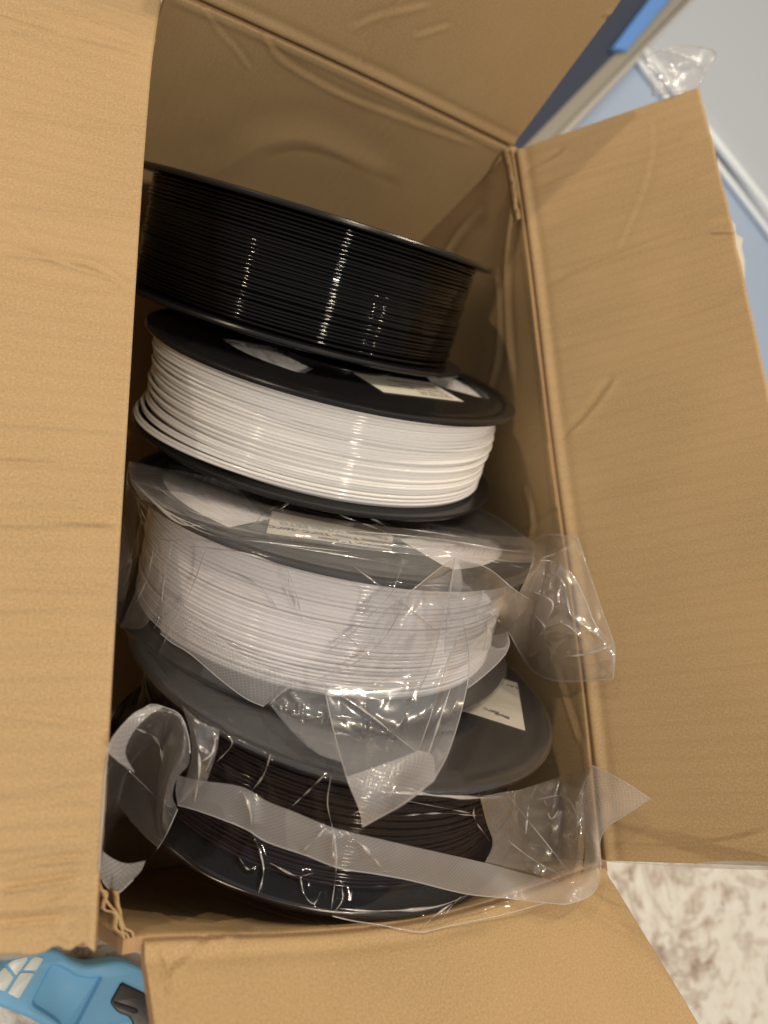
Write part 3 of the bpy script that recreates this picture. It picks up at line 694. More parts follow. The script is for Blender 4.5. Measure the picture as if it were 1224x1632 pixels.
def body_film(i, parent, mat, lines, seed, th0=-200, th1=20, nth=560, face_mat=None):
    """film drawn tight over a spool, from the upper face over both rims; bridges between the flanges"""
    c, X, Y, a, wd = frames[i]; hw = wd/2
    prof = []           # (r, z, slack)
    for r in np.linspace(.030, .0985, 34): prof.append((r, hw+.0010, .09))
    for q in np.linspace(0, np.pi/2, 6)[1:]: prof.append((.0985+.0028*np.sin(q), hw+.0010-.0028*(1-np.cos(q)), .25))
    for t in np.linspace(0, 1, 66)[1:-1]: prof.append((.1011-.0090*np.sin(np.pi*t)**.6, (hw-.002)*(1-2*t), 1.0*np.sin(np.pi*t)**.5+.15))
    for q in np.linspace(0, np.pi/2, 6)[1:]: prof.append((.0985+.0028*np.cos(q), -hw+.0018-.0028*np.sin(q), .25))
    for r in np.linspace(.097, .06, 12): prof.append((r, -hw-.0010, .4))
    prof = np.array(prof); th = np.radians(np.linspace(th0, th1, nth))
    r = prof[:, 0][None]*np.ones((nth, 1)); z = prof[:, 1][None]*np.ones((nth, 1)); sl = prof[:, 2][None]*np.ones((nth, 1)); T_ = th[:, None]*np.ones((1, len(prof)))
    # displacement direction: profile normal
    dr = np.gradient(prof[:, 0]); dz = np.gradient(prof[:, 1]); nr, nz = -dz, dr; l = np.hypot(nr, nz)+1e-9; nr, nz = nr/l, nz/l
    # outward: sign so that on the barrel nr>0
    s_ = np.r_[0, np.cumsum(np.hypot(np.diff(prof[:, 0]), np.diff(prof[:, 1])))][None]*np.ones((nth, 1))
    x_ = T_*.1
    wv = ridged(x_*42+1.4*vnoise(x_*20, s_*20, seed), s_*16, seed, 2)-.45           # creases mostly crossing from rim to rim
    wv2 = vnoise(x_*90+s_*60, s_*60-x_*30, seed+4)-.5
    msk = np.clip(vnoise(x_*38, s_*50, seed+20)*3-1.7, 0, 1)
    wv2 = wv2*.6+msk*(ridged(x_*22+5, s_*150, seed+8, 2)-.3)*1.3
    d = sl*(.0017*wv+.00065*wv2)
    rad = lambda: None
    P0 = c+(r*np.cos(T_))[..., None]*X+(r*np.sin(T_))[..., None]*Y+z[..., None]*a
    pp = to_px(P0); cz = creases(pp[..., 0], pp[..., 1], lines)*1.5
    d = d+cz
    d = np.where(prof[:, 0][None] > .0985, np.maximum(d, -.0004-.0*sl), np.maximum(d, -.0004))*1.0
    barrel = (np.abs(prof[:, 1]) < hw-.003)[None]
    d = np.where(barrel, np.maximum(sl*(.0017*wv+.00065*wv2)+cz, (.0900-r)), d)
    r2 = r+d*nr[None]; z2 = z+d*nz[None]
    P = c+(r2*np.cos(T_))[..., None]*X+(r2*np.sin(T_))[..., None]*Y+z2[..., None]*a
    nv = len(prof)
    V = P.reshape(-1, 3); f = gridfaces(nth, nv).tolist(); mi = ([2]*37+[0]*(nv-1-37))*(nth-1); uv = np.stack([x_, s_], -1).reshape(-1, 2); PX = to_px(P)
    gn = np.cross(np.gradient(P, axis=0), np.gradient(P, axis=1)); gn /= np.linalg.norm(gn, axis=2)[..., None]+1e-12
    face = (gn*(CAM-P)).sum(2); rad_out = (P-c)-((P-c) @ a)[..., None]*a
    sgn = np.sign((gn*rad_out).sum(2)[:, nv//2].mean()); vis = (face*sgn > 0).ravel()
    for tv, tf in pleat_glint_tubes(lines, PX, P, .00042, vis):
        k_ = len(V); V = np.vstack([V, tv]); f += [tuple(i+k_ for i in q) for q in tf]; mi += [1]*len(tf); uv = np.vstack([uv, np.zeros((len(tv), 2))])
    o = mesh_obj('film', V, f, None, None, True, uv, mi, [mat, PLEAT_GLINT, face_mat or mat]); adopt(o, parent)
    return o
bagA = thing('plastic_bag', 'clear crinkled plastic bag sealed tight around the third spool, with white filament inside', 'plastic bag', tuple(frames[2][0]), 'clear bags around spools')
bagB = thing('plastic_bag', 'clear plastic bag with long embossed seal around the bottom spool of black filament', 'plastic bag', tuple(frames[3][0]), 'clear bags around spools')
cA = [([(335, 850), (320, 900), (300, 950), (268, 1010), (250, 1050)], 3.2, .0016), ([(275, 860), (262, 920), (255, 980), (240, 1010)], 3, .0013),
      ([(455, 900), (470, 940), (482, 990)], 3, .0014), ([(460, 915), (462, 950), (478, 985)], 2, .001), ([(545, 925), (590, 945), (580, 975), (600, 985)], 3, .0012),
      ([(500, 1085), (560, 1060), (610, 1020), (640, 970)], 3, .001), ([(300, 870), (380, 880), (450, 900)], 3, .0008), ([(240, 800), (330, 850), (430, 865), (560, 880)], 3, .0009),
      ([(205, 760), (280, 830), (330, 838)], 4, .0012), ([(470, 800), (430, 812), (400, 840)], 3, .001), ([(530, 810), (600, 830), (640, 860)], 3, .0009), ([(560, 900), (640, 960), (700, 1010)], 3, .0008),
      ([(440, 868), (540, 884), (660, 905)], 2.2, .0006), ([(560, 862), (690, 878), (800, 893), (850, 897)], 3.4, .0008), ([(655, 870), (760, 890), (835, 905)], 2.4, .0005), ([(230, 780), (265, 815), (330, 845)], 3, .0006),
      ([(490, 985), (560, 1020), (600, 1060)], 2.4, .0006), ([(350, 905), (420, 940), (450, 990)], 2.2, .0005), ([(640, 905), (620, 950), (570, 1000)], 2.6, .0006), ([(310, 1000), (380, 1030), (450, 1060)], 2, .0004),
      ([(245, 870), (235, 920), (215, 965)], 3, .0007), ([(590, 980), (560, 1010), (520, 1040)], 3.2, .0007), ([(214, 790), (250, 855), (300, 860)], 2.4, .0006)]
body_film(2, bagA, FILM, cA, 31)
cB = [([(432, 1200), (420, 1235), (400, 1262)], 3.4, .002), ([(520, 1232), (490, 1262), (458, 1292)], 3.2, .0018), ([(528, 1235), (522, 1280), (532, 1330), (536, 1380), (528, 1450)], 3.2, .0022),
      ([(400, 1320), (415, 1360), (420, 1390), (412, 1425)], 3, .002), ([(478, 1395), (485, 1425), (500, 1440), (512, 1420)], 3, .0018), ([(545, 1410), (545, 1435), (532, 1455)], 3, .0018),
      ([(380, 1365), (395, 1385), (410, 1380)], 3, .0016), ([(430, 1375), (470, 1395), (500, 1392)], 3, .0014), ([(765, 1262), (755, 1300), (780, 1340)], 3, .002),
      ([(640, 1255), (700, 1268), (770, 1268), (815, 1272)], 4, .0018), ([(345, 1170), (340, 1200), (325, 1235)], 4, .0025), ([(355, 1165), (370, 1185), (345, 1215)], 3, .002), ([(560, 1300), (600, 1275), (640, 1262)], 3, .0015),
      ([(270, 1350), (330, 1395), (420, 1430), (520, 1452), (620, 1455)], 3, .0006), ([(640, 1275), (720, 1290), (770, 1300)], 2.6, .0006), ([(590, 1262), (650, 1264), (720, 1270), (800, 1272)], 6, .0010), ([(640, 1300), (700, 1296), (760, 1300)], 4, .0006), ([(540, 1448), (600, 1452), (690, 1446), (750, 1425)], 5, .0008)]  # wide ones near the end are added as silvery highlight streaks
body_film(3, bagB, FILM_B, cB, 47, face_mat=FILM_FACE, th0=-205, th1=25)

# --- bag A: seals, folds and tail
patch('seal_strip', bagA, ([(262, 945), (290, 965), (330, 1000), (381, 1040), (430, 1068), (478, 1088)], [(478, 1088), (450, 1105), (420, 1126)], [(256, 1010), (275, 1025), (303, 1042), (350, 1082), (390, 1112), (420, 1126)], [(262, 945), (258, 980), (256, 1010)]),
      SEAL, 130, 40, off=.0022, wr=(3, .0006, .02), edges='B', lift=.001)
patch('fold', bagA, ([(205, 968), (235, 900), (262, 860)], [(262, 860), (262, 900), (262, 945)], [(190, 1000, .0, ), (230, 1005), (262, 960)], [(205, 968), (198, 985), (190, 1000)]), FILM_MILK, 50, 40, off=.002, wr=(5, .001, .04))
patch('hanging_seal', bagA, ([(515, 1087, .004), (590, 1092, .004), (660, 1050, .003), (738, 985, .003)], [(738, 985, .003), (748, 1060, .006), (736, 1130, .02), (714, 1200, .03), (690, 1245, .034)],
      [(578, 1318, .010), (610, 1300, .016), (645, 1280, .024), (690, 1245, .034)], [(515, 1087, .004), (533, 1170, .010), (553, 1240, .013), (573, 1290, .012), (578, 1318, .010)]),
      FILM_MILK, 110, 120, wr=(9, .0018, .012), lines=[([(738, 1000), (712, 1060), (690, 1130), (668, 1194)], 4, .004), ([(515, 1087), (590, 1140), (655, 1192), (668, 1196)], 4, .004), ([(668, 1196), (640, 1215), (585, 1262)], 6, .002), ([(720, 1090), (700, 1150), (680, 1210)], 5, .001)], edges='LBR', clamp=True)
patch('embossed_end', bagA, ([(552, 1238, .0185), (600, 1222, .021), (668, 1196, .034)], [(668, 1196, .034), (690, 1205, .036), (694, 1240, .0365)], [(578, 1316, .0125), (612, 1298, .0185), (647, 1278, .0265), (692, 1242, .0365)], [(552, 1238, .0185), (572, 1290, .0145), (578, 1316, .0125)]),
      SEAL, 60, 50, wr=(4, .0006, .03), edges='B', clamp=True)
patch('fold', bagA, ([(430, 1122, .003), (455, 1098, .004), (482, 1086, .004), (515, 1087, .005)], [(515, 1087, .005), (528, 1150, .01), (545, 1215, .012)], [(430, 1122, .003), (465, 1165, .004), (505, 1200, .006), (545, 1215, .012)], [(430, 1122, .003), (430, 1122, .003), (430, 1123, .003)]),
      FILM_MILK, 60, 50, wr=(6, .0016, .03), edges='TR')
patch('sheet', bagA, ([(607, 978, .002), (660, 938, .002), (700, 906, .003), (725, 890, .003)], [(725, 890, .004), (712, 960, .006), (690, 1050, .006), (668, 1100, .006)], [(500, 1085, .002), (560, 1090, .003), (620, 1100, .005), (668, 1100, .006)], [(607, 978, .002), (580, 1020, .002), (540, 1060, .002), (500, 1085, .002)]),
      FILM_MILK, 80, 80, wr=(12, .0013, .02), edges='TR', lift=.002)
patch('sheet', bagA, ([(725, 890, .004), (776, 905, .004), (819, 939, .003), (848, 958, .003)], [(848, 958, .003), (825, 985, .003), (812, 1008, .003), (808, 1036, .003)], [(709, 1040, .003), (749, 1040, .003), (780, 1035, .003), (808, 1036, .003)], [(725, 890, .004), (718, 940, .006), (712, 990, .006), (709, 1040, .003)]),
      FILM_MILK, 80, 90, wr=(14, .0022, .02), edges='TL', lift=.003, lines=[([(709, 976), (760, 968), (812, 946)], 3, .002), ([(776, 968), (790, 985), (815, 1005)], 4, .003), ([(760, 965), (775, 1000), (770, 1040)], 4, .002)], k0=.36)
patch('ribbed_seal', bagA, ([(749, 1025, .004), (780, 1015, .004), (808, 1008, .004)], [(808, 1008, .004), (812, 1025, .004), (806, 1042, .003)], [(745, 1097, .004), (765, 1082, .004), (790, 1060, .003), (806, 1042, .003)], [(749, 1025, .004), (746, 1060, .006), (745, 1097, .004)]),
      SEAL_LINES, 50, 50, wr=(4, .0006, .03), edges='RB', k0=.36)
TD = dict(k0=.37)
patch('tail', bagA, ([(850, 856, .002), (885, 852, .006), (921, 858, .008)], [(921, 858, .008), (938, 910, .012), (960, 975, .014), (979, 1032, .014), (977, 1082, .012)],
      [(812, 1010, .004), (835, 1050, .008), (858, 1075, .010), (898, 1086, .012), (977, 1082, .012)], [(850, 856, .002), (846, 900, .003), (822, 960, .003), (812, 1010, .004)]),
      FILM_MILK, 130, 130, wr=(17, .0035, .012), edges='TRB', lift=.006, label='loose crumpled end of the bag, folded over the box wall',
      lines=[([(843, 905), (868, 893), (905, 908), (932, 955), (948, 995), (974, 1026)], 4, .004), ([(880, 905), (900, 935), (910, 980), (938, 1003), (972, 1028)], 4, .004),
             ([(975, 1030), (930, 1043), (897, 1046)], 5, .004), ([(835, 965), (868, 1000), (850, 1020)], 4, .004), ([(868, 1000), (900, 995), (930, 1020)], 4, .003), ([(862, 890), (890, 880), (920, 862)], 3, .003), ([(845, 940), (880, 960), (872, 990)], 4, .003)], **TD)
patch('sheet', bagA, ([(204, 735, .001), (300, 758, .001), (430, 806, .001), (560, 833, .001), (700, 850, .001), (850, 860, .002)], [(850, 857, .002), (853, 876, .002), (852, 896, .002)],
      [(224, 795, .001), (340, 836, .001), (520, 868, .001), (680, 886, .001), (800, 896, .001), (852, 896, .002)], [(204, 735, .001), (208, 765, .001), (224, 795, .001)]), FILM_TOP, 220, 60, k0=.37, wr=(51, .0016, .022), drums=(2,), nc=26, camp=.0010,
      lines=[([(470, 798), (440, 815), (405, 838)], 2.4, .0012), ([(530, 808), (545, 822), (600, 842), (640, 862)], 2.4, .0012), ([(560, 846), (690, 858), (800, 876), (848, 880)], 3.4, .0012), ([(240, 768), (300, 812), (360, 832)], 3, .001), ([(640, 842), (700, 850), (760, 860)], 2.4, .001)])
# thin film showing along the left of bag A and above the third spool's rim
patch('fold', bagA, ([(203, 740, .001), (205, 770, .001), (222, 800, .001)], [(222, 800, .001), (215, 860, .001), (205, 930, .001), (190, 995, .001)], [(176, 990, .001, .30), (182, 992, .001, .30), (190, 995, .001)], [(203, 740, .001), (196, 820, .001), (186, 900, .001, .31), (176, 990, .001, .30)]),
      FILM, 30, 70, wr=(7, .002, .03), k0=.33)

# --- bag B: long seal, ring shaped fold, pouch
UP = [(283, 1236), (320, 1244), (385, 1254), (426, 1277), (467, 1293), (528, 1318), (600, 1336), (670, 1352), (772, 1375), (846, 1395), (905, 1408), (926, 1398), (932, 1365), (932, 1330), (924, 1300), (930, 1262), (944, 1220)]
LO = [(283, 1283), (312, 1291), (352, 1305), (393, 1322), (426, 1342), (487, 1363), (540, 1383), (600, 1393), (654, 1403), (740, 1424), (813, 1432), (866, 1438), (907, 1440), (944, 1424), (957, 1392), (956, 1342), (968, 1318), (993, 1301), (1036, 1273)]
def withk(pts, f): return [(x, y, f(x, y)) for x, y in pts]
upz = lambda x, y: .003 if x < 800 else .003+.010*min(1, (x-800)/100)
patch('seal_strip', bagB, (withk(UP, upz), [(944, 1220, .013), (990, 1243, .015), (1036, 1273, .013)], withk(LO, upz), [(283, 1236, .003), (280, 1260, .003), (283, 1283, .003)]),
      SEAL, 420, 30, off=.0015, wr=(8, .0006, .02), edges='BR', k0=.33, label='long embossed seal with an upturned right end',
      lines=[([(388, 1262), (398, 1290), (402, 1322)], 7, .003), ([(532, 1325), (530, 1350), (534, 1378)], 6, .003), ([(520, 1318), (500, 1340), (480, 1358)], 6, .0015), ([(545, 1322), (580, 1350), (610, 1385)], 6, .001)])
patch('pouch', bagB, ([(765, 1270, .003), (805, 1262, .003), (830, 1258, .005), (887, 1240, .008), (944, 1221, .012)], [(944, 1221, .012), (930, 1262, .012), (932, 1330, .012), (926, 1398, .012)],
      [(772, 1376, .003), (846, 1395, .006), (905, 1408, .012), (926, 1398, .012)], [(765, 1270, .003), (775, 1310, .003), (785, 1345, .003), (772, 1376, .003)]),
      FILM_MILK, 110, 90, wr=(19, .003, .013), k0=.35, lift=.006, lines=[([(806, 1262), (850, 1318), (885, 1362), (920, 1408)], 3, .004), ([(785, 1320), (850, 1370), (920, 1408)], 3, .003), ([(868, 1275), (878, 1305), (892, 1288)], 4, .004), ([(842, 1285), (838, 1330)], 4, .002), ([(850, 1275), (900, 1270), (925, 1310)], 6, .003)])
patch('sheet', bagB, ([(530, 1456, .001), (590, 1440, .001), (654, 1404, .001), (740, 1425, .002), (813, 1432, .004), (866, 1438, .006)], [(866, 1438, .006), (867, 1438, .006), (868, 1439, .006)],
      [(530, 1460, .001), (565, 1468, .001), (600, 1473, .001), (642, 1481, .001), (674, 1485, .001), (723, 1474, .002), (805, 1457, .003), (868, 1439, .006)], [(530, 1456, .001), (530, 1458, .001), (530, 1460, .001)]),
      FILM_B, 110, 60, wr=(23, .0016, .02), edges='B', k0=.3, lines=[([(720, 1440), (690, 1462), (670, 1484)], 4, .002), ([(735, 1428), (715, 1450), (700, 1475)], 3, .002)])
patch('ring_fold', bagB, ([(250, 1123, .012, .29), (285, 1138, .012), (299, 1170, .012), (303, 1200, .012)], [(303, 1200, .012), (300, 1220, .012), (283, 1240, .012), (275, 1268, .010), (283, 1290, .006)],
      [(158, 1387, .004), (185, 1424, .006), (222, 1387, .008), (258, 1342, .008), (283, 1290, .006)], [(250, 1123, .012, .29), (234, 1126, .012, .285), (193, 1158, .010, .283), (172, 1203, .008, .287), (164, 1285, .004, .284), (158, 1387, .004, .276)]),
      FILM_MILK, 100, 150, k0=.285, wr=(27, .002, .012), edges='TLB', lift=.012, label='curled loop of the bag beside the left flap',
      lines=[([(167, 1190), (205, 1228), (236, 1258), (276, 1302)], 5, .004), ([(215, 1160), (250, 1180), (262, 1230)], 7, .003)])
patch('seal_strip', bagB, ([(258, 1124, .014, .287), (240, 1140, .014, .283), (215, 1175, .012, .277), (196, 1215, .010, .272)], [(196, 1215, .01, .272), (235, 1256, .01, .278), (276, 1300, .008, .285)],
      [(234, 1127, .014, .284), (193, 1158, .012, .274), (168, 1195, .010, .268), (162, 1235, .010, .264)], [(258, 1124, .014, .287), (246, 1124, .014, .285), (234, 1127, .014, .284)]), SEAL, 60, 40, wr=(3, .0008, .02), k0=.28, clamp=False, edges='B') if False else None
patch('seal_strip', bagB, ([(154, 1342, .006, .2575), (170, 1362, .007, .262), (200, 1376, .009, .268), (232, 1372, .01, .275)], [(232, 1372, .01, .275), (225, 1388, .009, .274), (212, 1402, .008, .272)],
      [(155, 1388, .005, .2575), (168, 1410, .006, .262), (186, 1424, .007, .267), (212, 1402, .008, .272)], [(154, 1342, .006, .2575), (153, 1365, .006, .2575), (155, 1388, .005, .2575)]), SEAL, 60, 36, wr=(3, .0006, .02), k0=.27, clamp=False, edges='B')
patch('seal_strip', bagB, ([(262, 1126, .014, .281), (238, 1140, .014, .277), (212, 1168, .012, .272), (200, 1200, .010, .267), (215, 1232, .010, .268)], [(215, 1232, .01, .268), (190, 1215, .01, .263), (168, 1196, .01, .259)],
      [(234, 1126, .014, .279), (214, 1136, .014, .275), (193, 1157, .012, .268), (178, 1176, .010, .262), (168, 1196, .010, .259)], [(262, 1126, .014, .281), (248, 1124, .014, .280), (234, 1126, .014, .279)]), SEAL, 70, 30, wr=(3, .0006, .02), k0=.28, clamp=False)
patch('fold', bagB, ([(290, 1124, .006), (320, 1150, .005), (350, 1163, .004)], [(350, 1163, .004), (345, 1200, .004), (330, 1245, .004)], [(283, 1283, .005), (300, 1270, .005), (330, 1245, .004)], [(290, 1124, .006), (303, 1170, .006), (303, 1215, .006), (283, 1283, .005)]),
      FILM_MILK, 60, 80, wr=(29, .003, .03), lift=.003, k0=.29, lines=[([(345, 1170), (338, 1200), (320, 1215)], 4, .004), ([(310, 1160), (318, 1220), (310, 1280)], 5, .003)])

# ------------------------------------------------------------------ things around the box
def extrude_poly(name, px_pts, z, thick, mat, parent=None, bevel=.0015, holes=(), n=90, closed_spline=False):
    """outline traced on the plane of its upper face, real thickness, rounded edge"""
    P = np.array(px_pts, float)
    Q = on_plane(P[:, 0], P[:, 1], (0, 0, 1), (0, 0, z))[:, :2]
    return prism(name, Q, z, thick, mat, parent, bevel, holes)
def offset_poly(Q, d):
    n = len(Q); area = 0.5*np.sum(Q[:, 0]*np.roll(Q[:, 1], -1)-np.roll(Q[:, 0], -1)*Q[:, 1]); s = 1 if area > 0 else -1
    e = np.roll(Q, -1, 0)-Q; e /= np.linalg.norm(e, axis=1)[:, None]+1e-12; nn = np.stack([-e[:, 1], e[:, 0]], 1)*s
    m = nn+np.roll(nn, 1, 0); m /= np.maximum((m*m).sum(1), .35)[:, None]/2
    return Q+m*d
def prism(name, Q, z, thick, mat, parent=None, bevel=.0015, holes=()):
    n = len(Q); rings = [(0, z-thick), (0, z-bevel), (bevel*.3, z-bevel*.3), (bevel, z)]
    V = []; 
    for d, zz in rings: q = offset_poly(Q, d); V += [(x, y, zz) for x, y in q]
    area = 0.5*np.sum(Q[:, 0]*np.roll(Q[:, 1], -1)-np.roll(Q[:, 0], -1)*Q[:, 1]); f = []
    for k in range(len(rings)-1):
        for i in range(n):
            j = (i+1) % n; q = (k*n+i, k*n+j, (k+1)*n+j, (k+1)*n+i); f.append(q if area > 0 else q[::-1])
    loops = [[Vector(v) for v in V[-n:]]]; base = len(V)-n; idx = list(range(base, base+n))
    for hq, depth, slope in holes:
        m = len(hq); s = len(V); V += [(x, y, z) for x, y in hq]; loops.append([Vector(v) for v in V[s:]]); idx += list(range(s, s+m))
        q0 = hq; prev = s; ha = 0.5*np.sum(hq[:, 0]*np.roll(hq[:, 1], -1)-np.roll(hq[:, 0], -1)*hq[:, 1])
        for d, dz in ((slope*.25, .12), (slope*.5, .5), (slope*.8, .9), (slope, 1)):
            q = offset_poly(hq, d); t = len(V); V += [(x, y, z-depth*dz) for x, y in q]
            for i in range(m):
                j = (i+1) % m; ff = (prev+i, prev+j, t+j, t+i); f.append(ff if ha > 0 else ff[::-1])
            prev = t
        f.append(tuple(range(prev, prev+m)) if ha > 0 else tuple(range(prev+m-1, prev-1, -1)))
    for t in tessellate_polygon(loops):
        a, b, c = [idx[i] for i in t]
        va, vb, vc = (np.array(V[k]) for k in (a, b, c)); nz = np.cross(vb-va, vc-va)[2]
        f.append((a, b, c) if nz > 0 else (c, b, a))
    o = mesh_obj(name, V, f, mat, None, True); o.data.set_sharp_from_angle(angle=math.radians(50))
    if parent is not None: adopt(o, parent)
    return o
def smooth_loop(pts, n, z):
    P = np.array(pts+[pts[0]], float); q = spline(P, n+1)[:-1]
    return on_plane(q[:, 0], q[:, 1], (0, 0, 1), (0, 0, z))[:, :2]
def rounded(pts, z, r=.003, k=6):
    Q = on_plane(np.array(pts, float)[:, 0], np.array(pts, float)[:, 1], (0, 0, 1), (0, 0, z))[:, :2]; out = []
    n = len(Q)
    for i in range(n):
        p, a, b = Q[i], Q[i-1], Q[(i+1) % n]; da = (a-p)/np.linalg.norm(a-p); db = (b-p)/np.linalg.norm(b-p)
        rr = min(r, np.linalg.norm(a-p)*.4, np.linalg.norm(b-p)*.4)
        for t in np.linspace(0, 1, k): out.append((1-t)**2*(p+da*rr)+2*t*(1-t)*p+t*t*(p+db*rr))
    return np.array(out)
BLUE = plastic('sky_blue_plastic', (.17, .45, .74), .55, .05, 600)
METAL = plastic('silver_print', (.62, .68, .67), .35, .1, 300)
BLACKP = plastic('black_fitting', (.016, .016, .018), .42)
tray = thing('plastic_tray', 'light blue moulded plastic piece with silver emblem, beside the near left corner of the box', 'plastic part')
zt = .016
outl = [(-60, 1560), (0, 1545), (25, 1522), (70, 1512), (92, 1514), (115, 1530), (140, 1538), (165, 1534), (190, 1530), (212, 1536), (235, 1548), (300, 1590), (330, 1700), (200, 1760), (120, 1680), (65, 1632), (20, 1612), (-60, 1585)]
hole = rounded([(82, 1532), (105, 1540), (128, 1554), (148, 1556), (168, 1553), (148, 1592), (122, 1642), (100, 1650), (92, 1632), (78, 1622), (46, 1602)], zt, .003, 4)
Q = rounded(outl, zt, .02, 7)
prism('tray_body', Q, zt, .013, BLUE, tray, .002, [(hole, .003, .0018)])
for k, pz in enumerate(([(12, 1537), (20, 1531), (44, 1524), (44, 1530), (26, 1555)], [(50, 1529), (56, 1524), (70, 1527), (58, 1547), (37, 1546)], [(33, 1550), (55, 1551), (30, 1592), (12, 1583)], [(-6, 1556), (8, 1541), (22, 1558), (8, 1580), (-12, 1575)])):
    prism('emblem', rounded(pz, zt+.0006, .0008, 3), zt+.0006, .0005, METAL, tray, .0001)
prism('black_fitting', rounded([(194, 1566), (240, 1588), (270, 1660), (215, 1655), (212, 1630), (205, 1620), (192, 1616), (184, 1610), (176, 1598)], zt+.0015, .0012, 3), zt+.0015, .002, BLACKP, tray, .0006)
prism('slot_shade', rounded([(180, 1596), (188, 1598), (218, 1608), (222, 1614), (214, 1616), (184, 1604)], zt+.0022, .0012, 3), zt+.0022, .0006, plastic('recess_shade', (.004, .004, .004), .6), tray, .0002)  # near-black slab on top; its colour stands in for shade inside the slot

# storage bin and rails behind
GREYB = plastic('grey_blue_plastic', (.33, .43, .60), .42, .03, 200)
GREYL = plastic('pale_grey_plastic', (.42, .48, .55), .38, .03, 200)
WHITEP = plastic('white_plastic_rim', (.78, .86, .93), .25)
NAVY = plastic('navy_plastic', (.014, .026, .060), .6)
BRIGHT = plastic('bright_blue_plastic', (.09, .26, .68), .4)
BEIGE = plastic('grey_beige_plastic', (.27, .26, .22), .4)
bin_ = thing('storage_bin', 'pale grey plastic storage bin with white raised rim behind the box', 'storage bin')
zb = .035
def slab(name, pts, z, th, mat, parent, r=.004, bev=.002): return prism(name, rounded(pts, z, r, 5), z, th, mat, parent, bev)
slab('floor_panel', [(840, 262), (1010, 98), (1260, 425), (1500, 900), (1300, 1100), (1000, 600)], zb, .02, GREYB, bin_)
slab('lid_panel', [(1035, 70), (1190, -90), (1600, 200), (1500, 620), (1262, 400)], zb+.012, .02, GREYL, bin_, .008, .004)
def bar(name, a, b, z, rad, mat, parent, flat=1.0):
    A, B = (np.array(on_plane(q[0], q[1], (0, 0, 1), (0, 0, z))) for q in (a, b))
    pts = A+(B-A)*np.linspace(0, 1, 30)[:, None]; v, f = tube(pts, rad, 20); v[:, 2] = z+(v[:, 2]-z)*flat
    for s in (0, len(pts)-1): f.append(tuple(range(s*20, s*20+20)) if s else tuple(range(19, -1, -1)))
    o = mesh_obj(name, v, f, mat); adopt(o, parent); return o
bar('rim', (1012, 92), (1300, 470), zb+.004, .0042, WHITEP, bin_)
bar('rim', (1026, 82), (1300, 430), zb+.012, .0055, WHITEP, bin_)
rail = thing('rail', 'grey beige plastic rail running diagonally behind the storage bin corner', 'rail')
bar('rail_body', (815, 275), (1160, -85), zb-.002, .013, BEIGE, rail, .6)
bar('rail_edge', (830, 285), (1165, -65), zb+.007, .0035, plastic('pale_rail', (.42, .41, .37), .3), rail, .7)
bin2 = thing('blue_container', 'dark blue plastic container edge with bright blue stripe between top and right flaps', 'container')
slab('container_body', [(775, 350), (1135, -40), (900, -260), (500, 100)], zb+.004, .04, NAVY, bin2)
slab('stripe', [(975, 78), (1082, -62), (1108, -48), (1000, 80)], zb+.010, .004, BRIGHT, bin2, .002, .001)

# packing tape: crumpled end at the flap corner, torn strip on the outer edge, strip under the left flap
pk = dict(clamp=False, drums=())
kk = float(np.linalg.norm(on_plane(1110, 138, (1, 0, 0), (.167, 0, 0))-CAM)/np.linalg.norm(ray(1110, 138)))
patch('packing_tape', box, ([(1030, 88, 0, kk+.006), (1060, 78, 0, kk), (1095, 70, 0, kk+.006)], [(1095, 70, 0, kk+.006), (1142, 84, 0, kk+.004), (1125, 115, 0, kk+.003), (1110, 145, 0, kk)],
      [(1038, 152, 0, kk+.012), (1060, 150, 0, kk+.008), (1085, 146, 0, kk+.004), (1110, 145, 0, kk)], [(1030, 88, 0, kk+.006), (1034, 120, 0, kk+.008), (1038, 152, 0, kk+.012)]), TAPE, 90, 80, off=0, wr=(41, .007, .03), edges='TBR', label='crumpled end of clear tape on the right flap corner', edge_r=.0003, **pk)
WHT = plastic('torn_paper', (.88, .85, .78), .6, .2, 900)
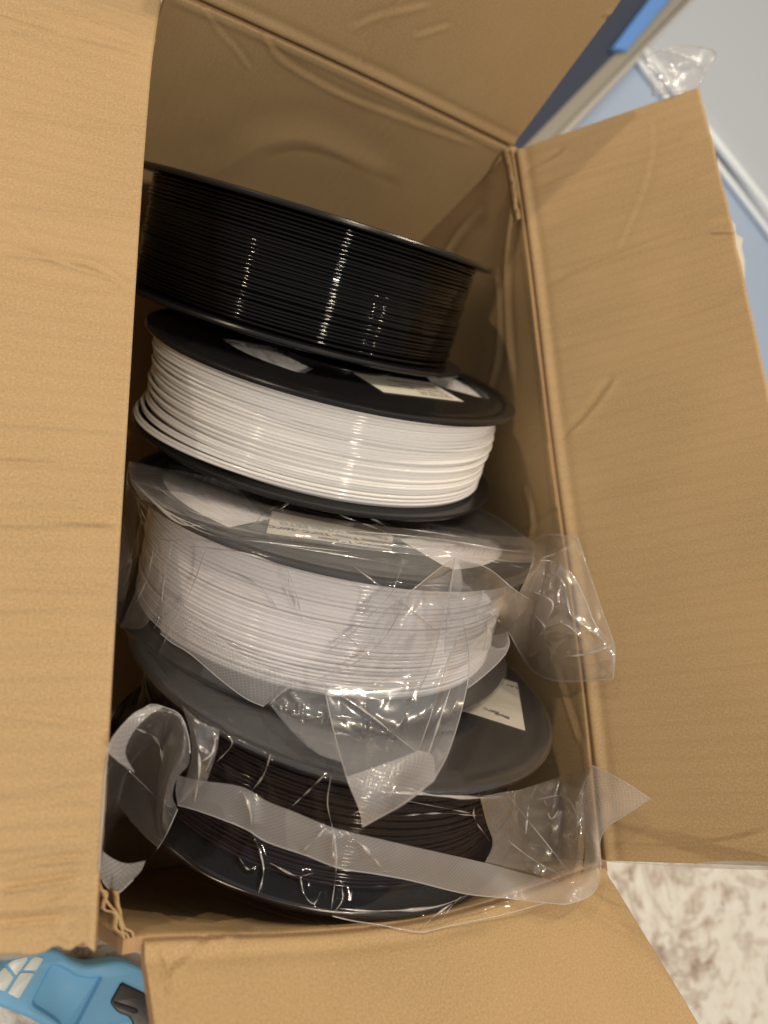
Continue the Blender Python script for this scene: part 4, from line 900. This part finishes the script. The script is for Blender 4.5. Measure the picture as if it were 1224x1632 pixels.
kr = lambda x, y: float(surf_depth([x], [y], ())[0])
q = [(1150, 330), (1158, 342), (1172, 358), (1172, 372), (1184, 380), (1182, 395), (1187, 415), (1187, 445), (1184, 465)]; q2 = [(1146, 330), (1152, 350), (1156, 365), (1160, 380), (1164, 395), (1168, 412), (1173, 432), (1179, 455), (1182, 468)]
k1 = .452
Aa = np.array([at_depth(np.array(x), np.array(y), np.array(k1-.0)) for x, y in q]); Bb = np.array([at_depth(np.array(x-22), np.array(y), np.array(k1+.004)) for x, y in q2])
V = np.vstack([Aa, Bb, Aa+[.0004, 0, -.0004], Bb+[.0004, 0, -.0004]]); n = len(q); f = []
for i in range(n-1): f += [(i, i+1, n+i+1, n+i), (2*n+i, 3*n+i, 3*n+i+1, 2*n+i+1), (i, 2*n+i, 2*n+i+1, i+1)]
o = mesh_obj('torn_label', V, f, WHT, None, False); adopt(o, box)
patch('packing_tape', box, ([(-20, 1512, 0, .238), (60, 1502, 0, .241), (110, 1492, 0, .243)], [(110, 1492, 0, .243), (108, 1496, 0, .245), (106, 1500, 0, .246)], [(-20, 1533, 0, .248), (40, 1525, 0, .249), (106, 1500, 0, .246)], [(-20, 1512, 0, .238), (-20, 1522, 0, .243), (-20, 1533, 0, .248)]),
      film_mat('dull_tape', .6, .2, white=(.62, .56, .48)), 60, 14, off=0, wr=(43, .001, .05), label='strip of tape hanging from the left flap edge', **pk)
patch('packing_tape', box, ([(960, 1371, 0, .326), (1080, 1378, 0, .319), (1150, 1372, 0, .316), (1240, 1374, 0, .312)], [(1240, 1374, 0, .312), (1240, 1380, 0, .314), (1240, 1387, 0, .316)], [(960, 1373, 0, .329), (1080, 1382, 0, .322), (1150, 1386, 0, .320), (1240, 1389, 0, .316)], [(960, 1371, 0, .326), (960, 1372, 0, .327), (960, 1373, 0, .329)]),
      film_mat('dull_tape_edge', .6, .25, white=(.55, .55, .53)), 80, 10, off=0, wr=(45, .0008, .06), label='strip of grey tape along the near edge of the right flap', **pk)
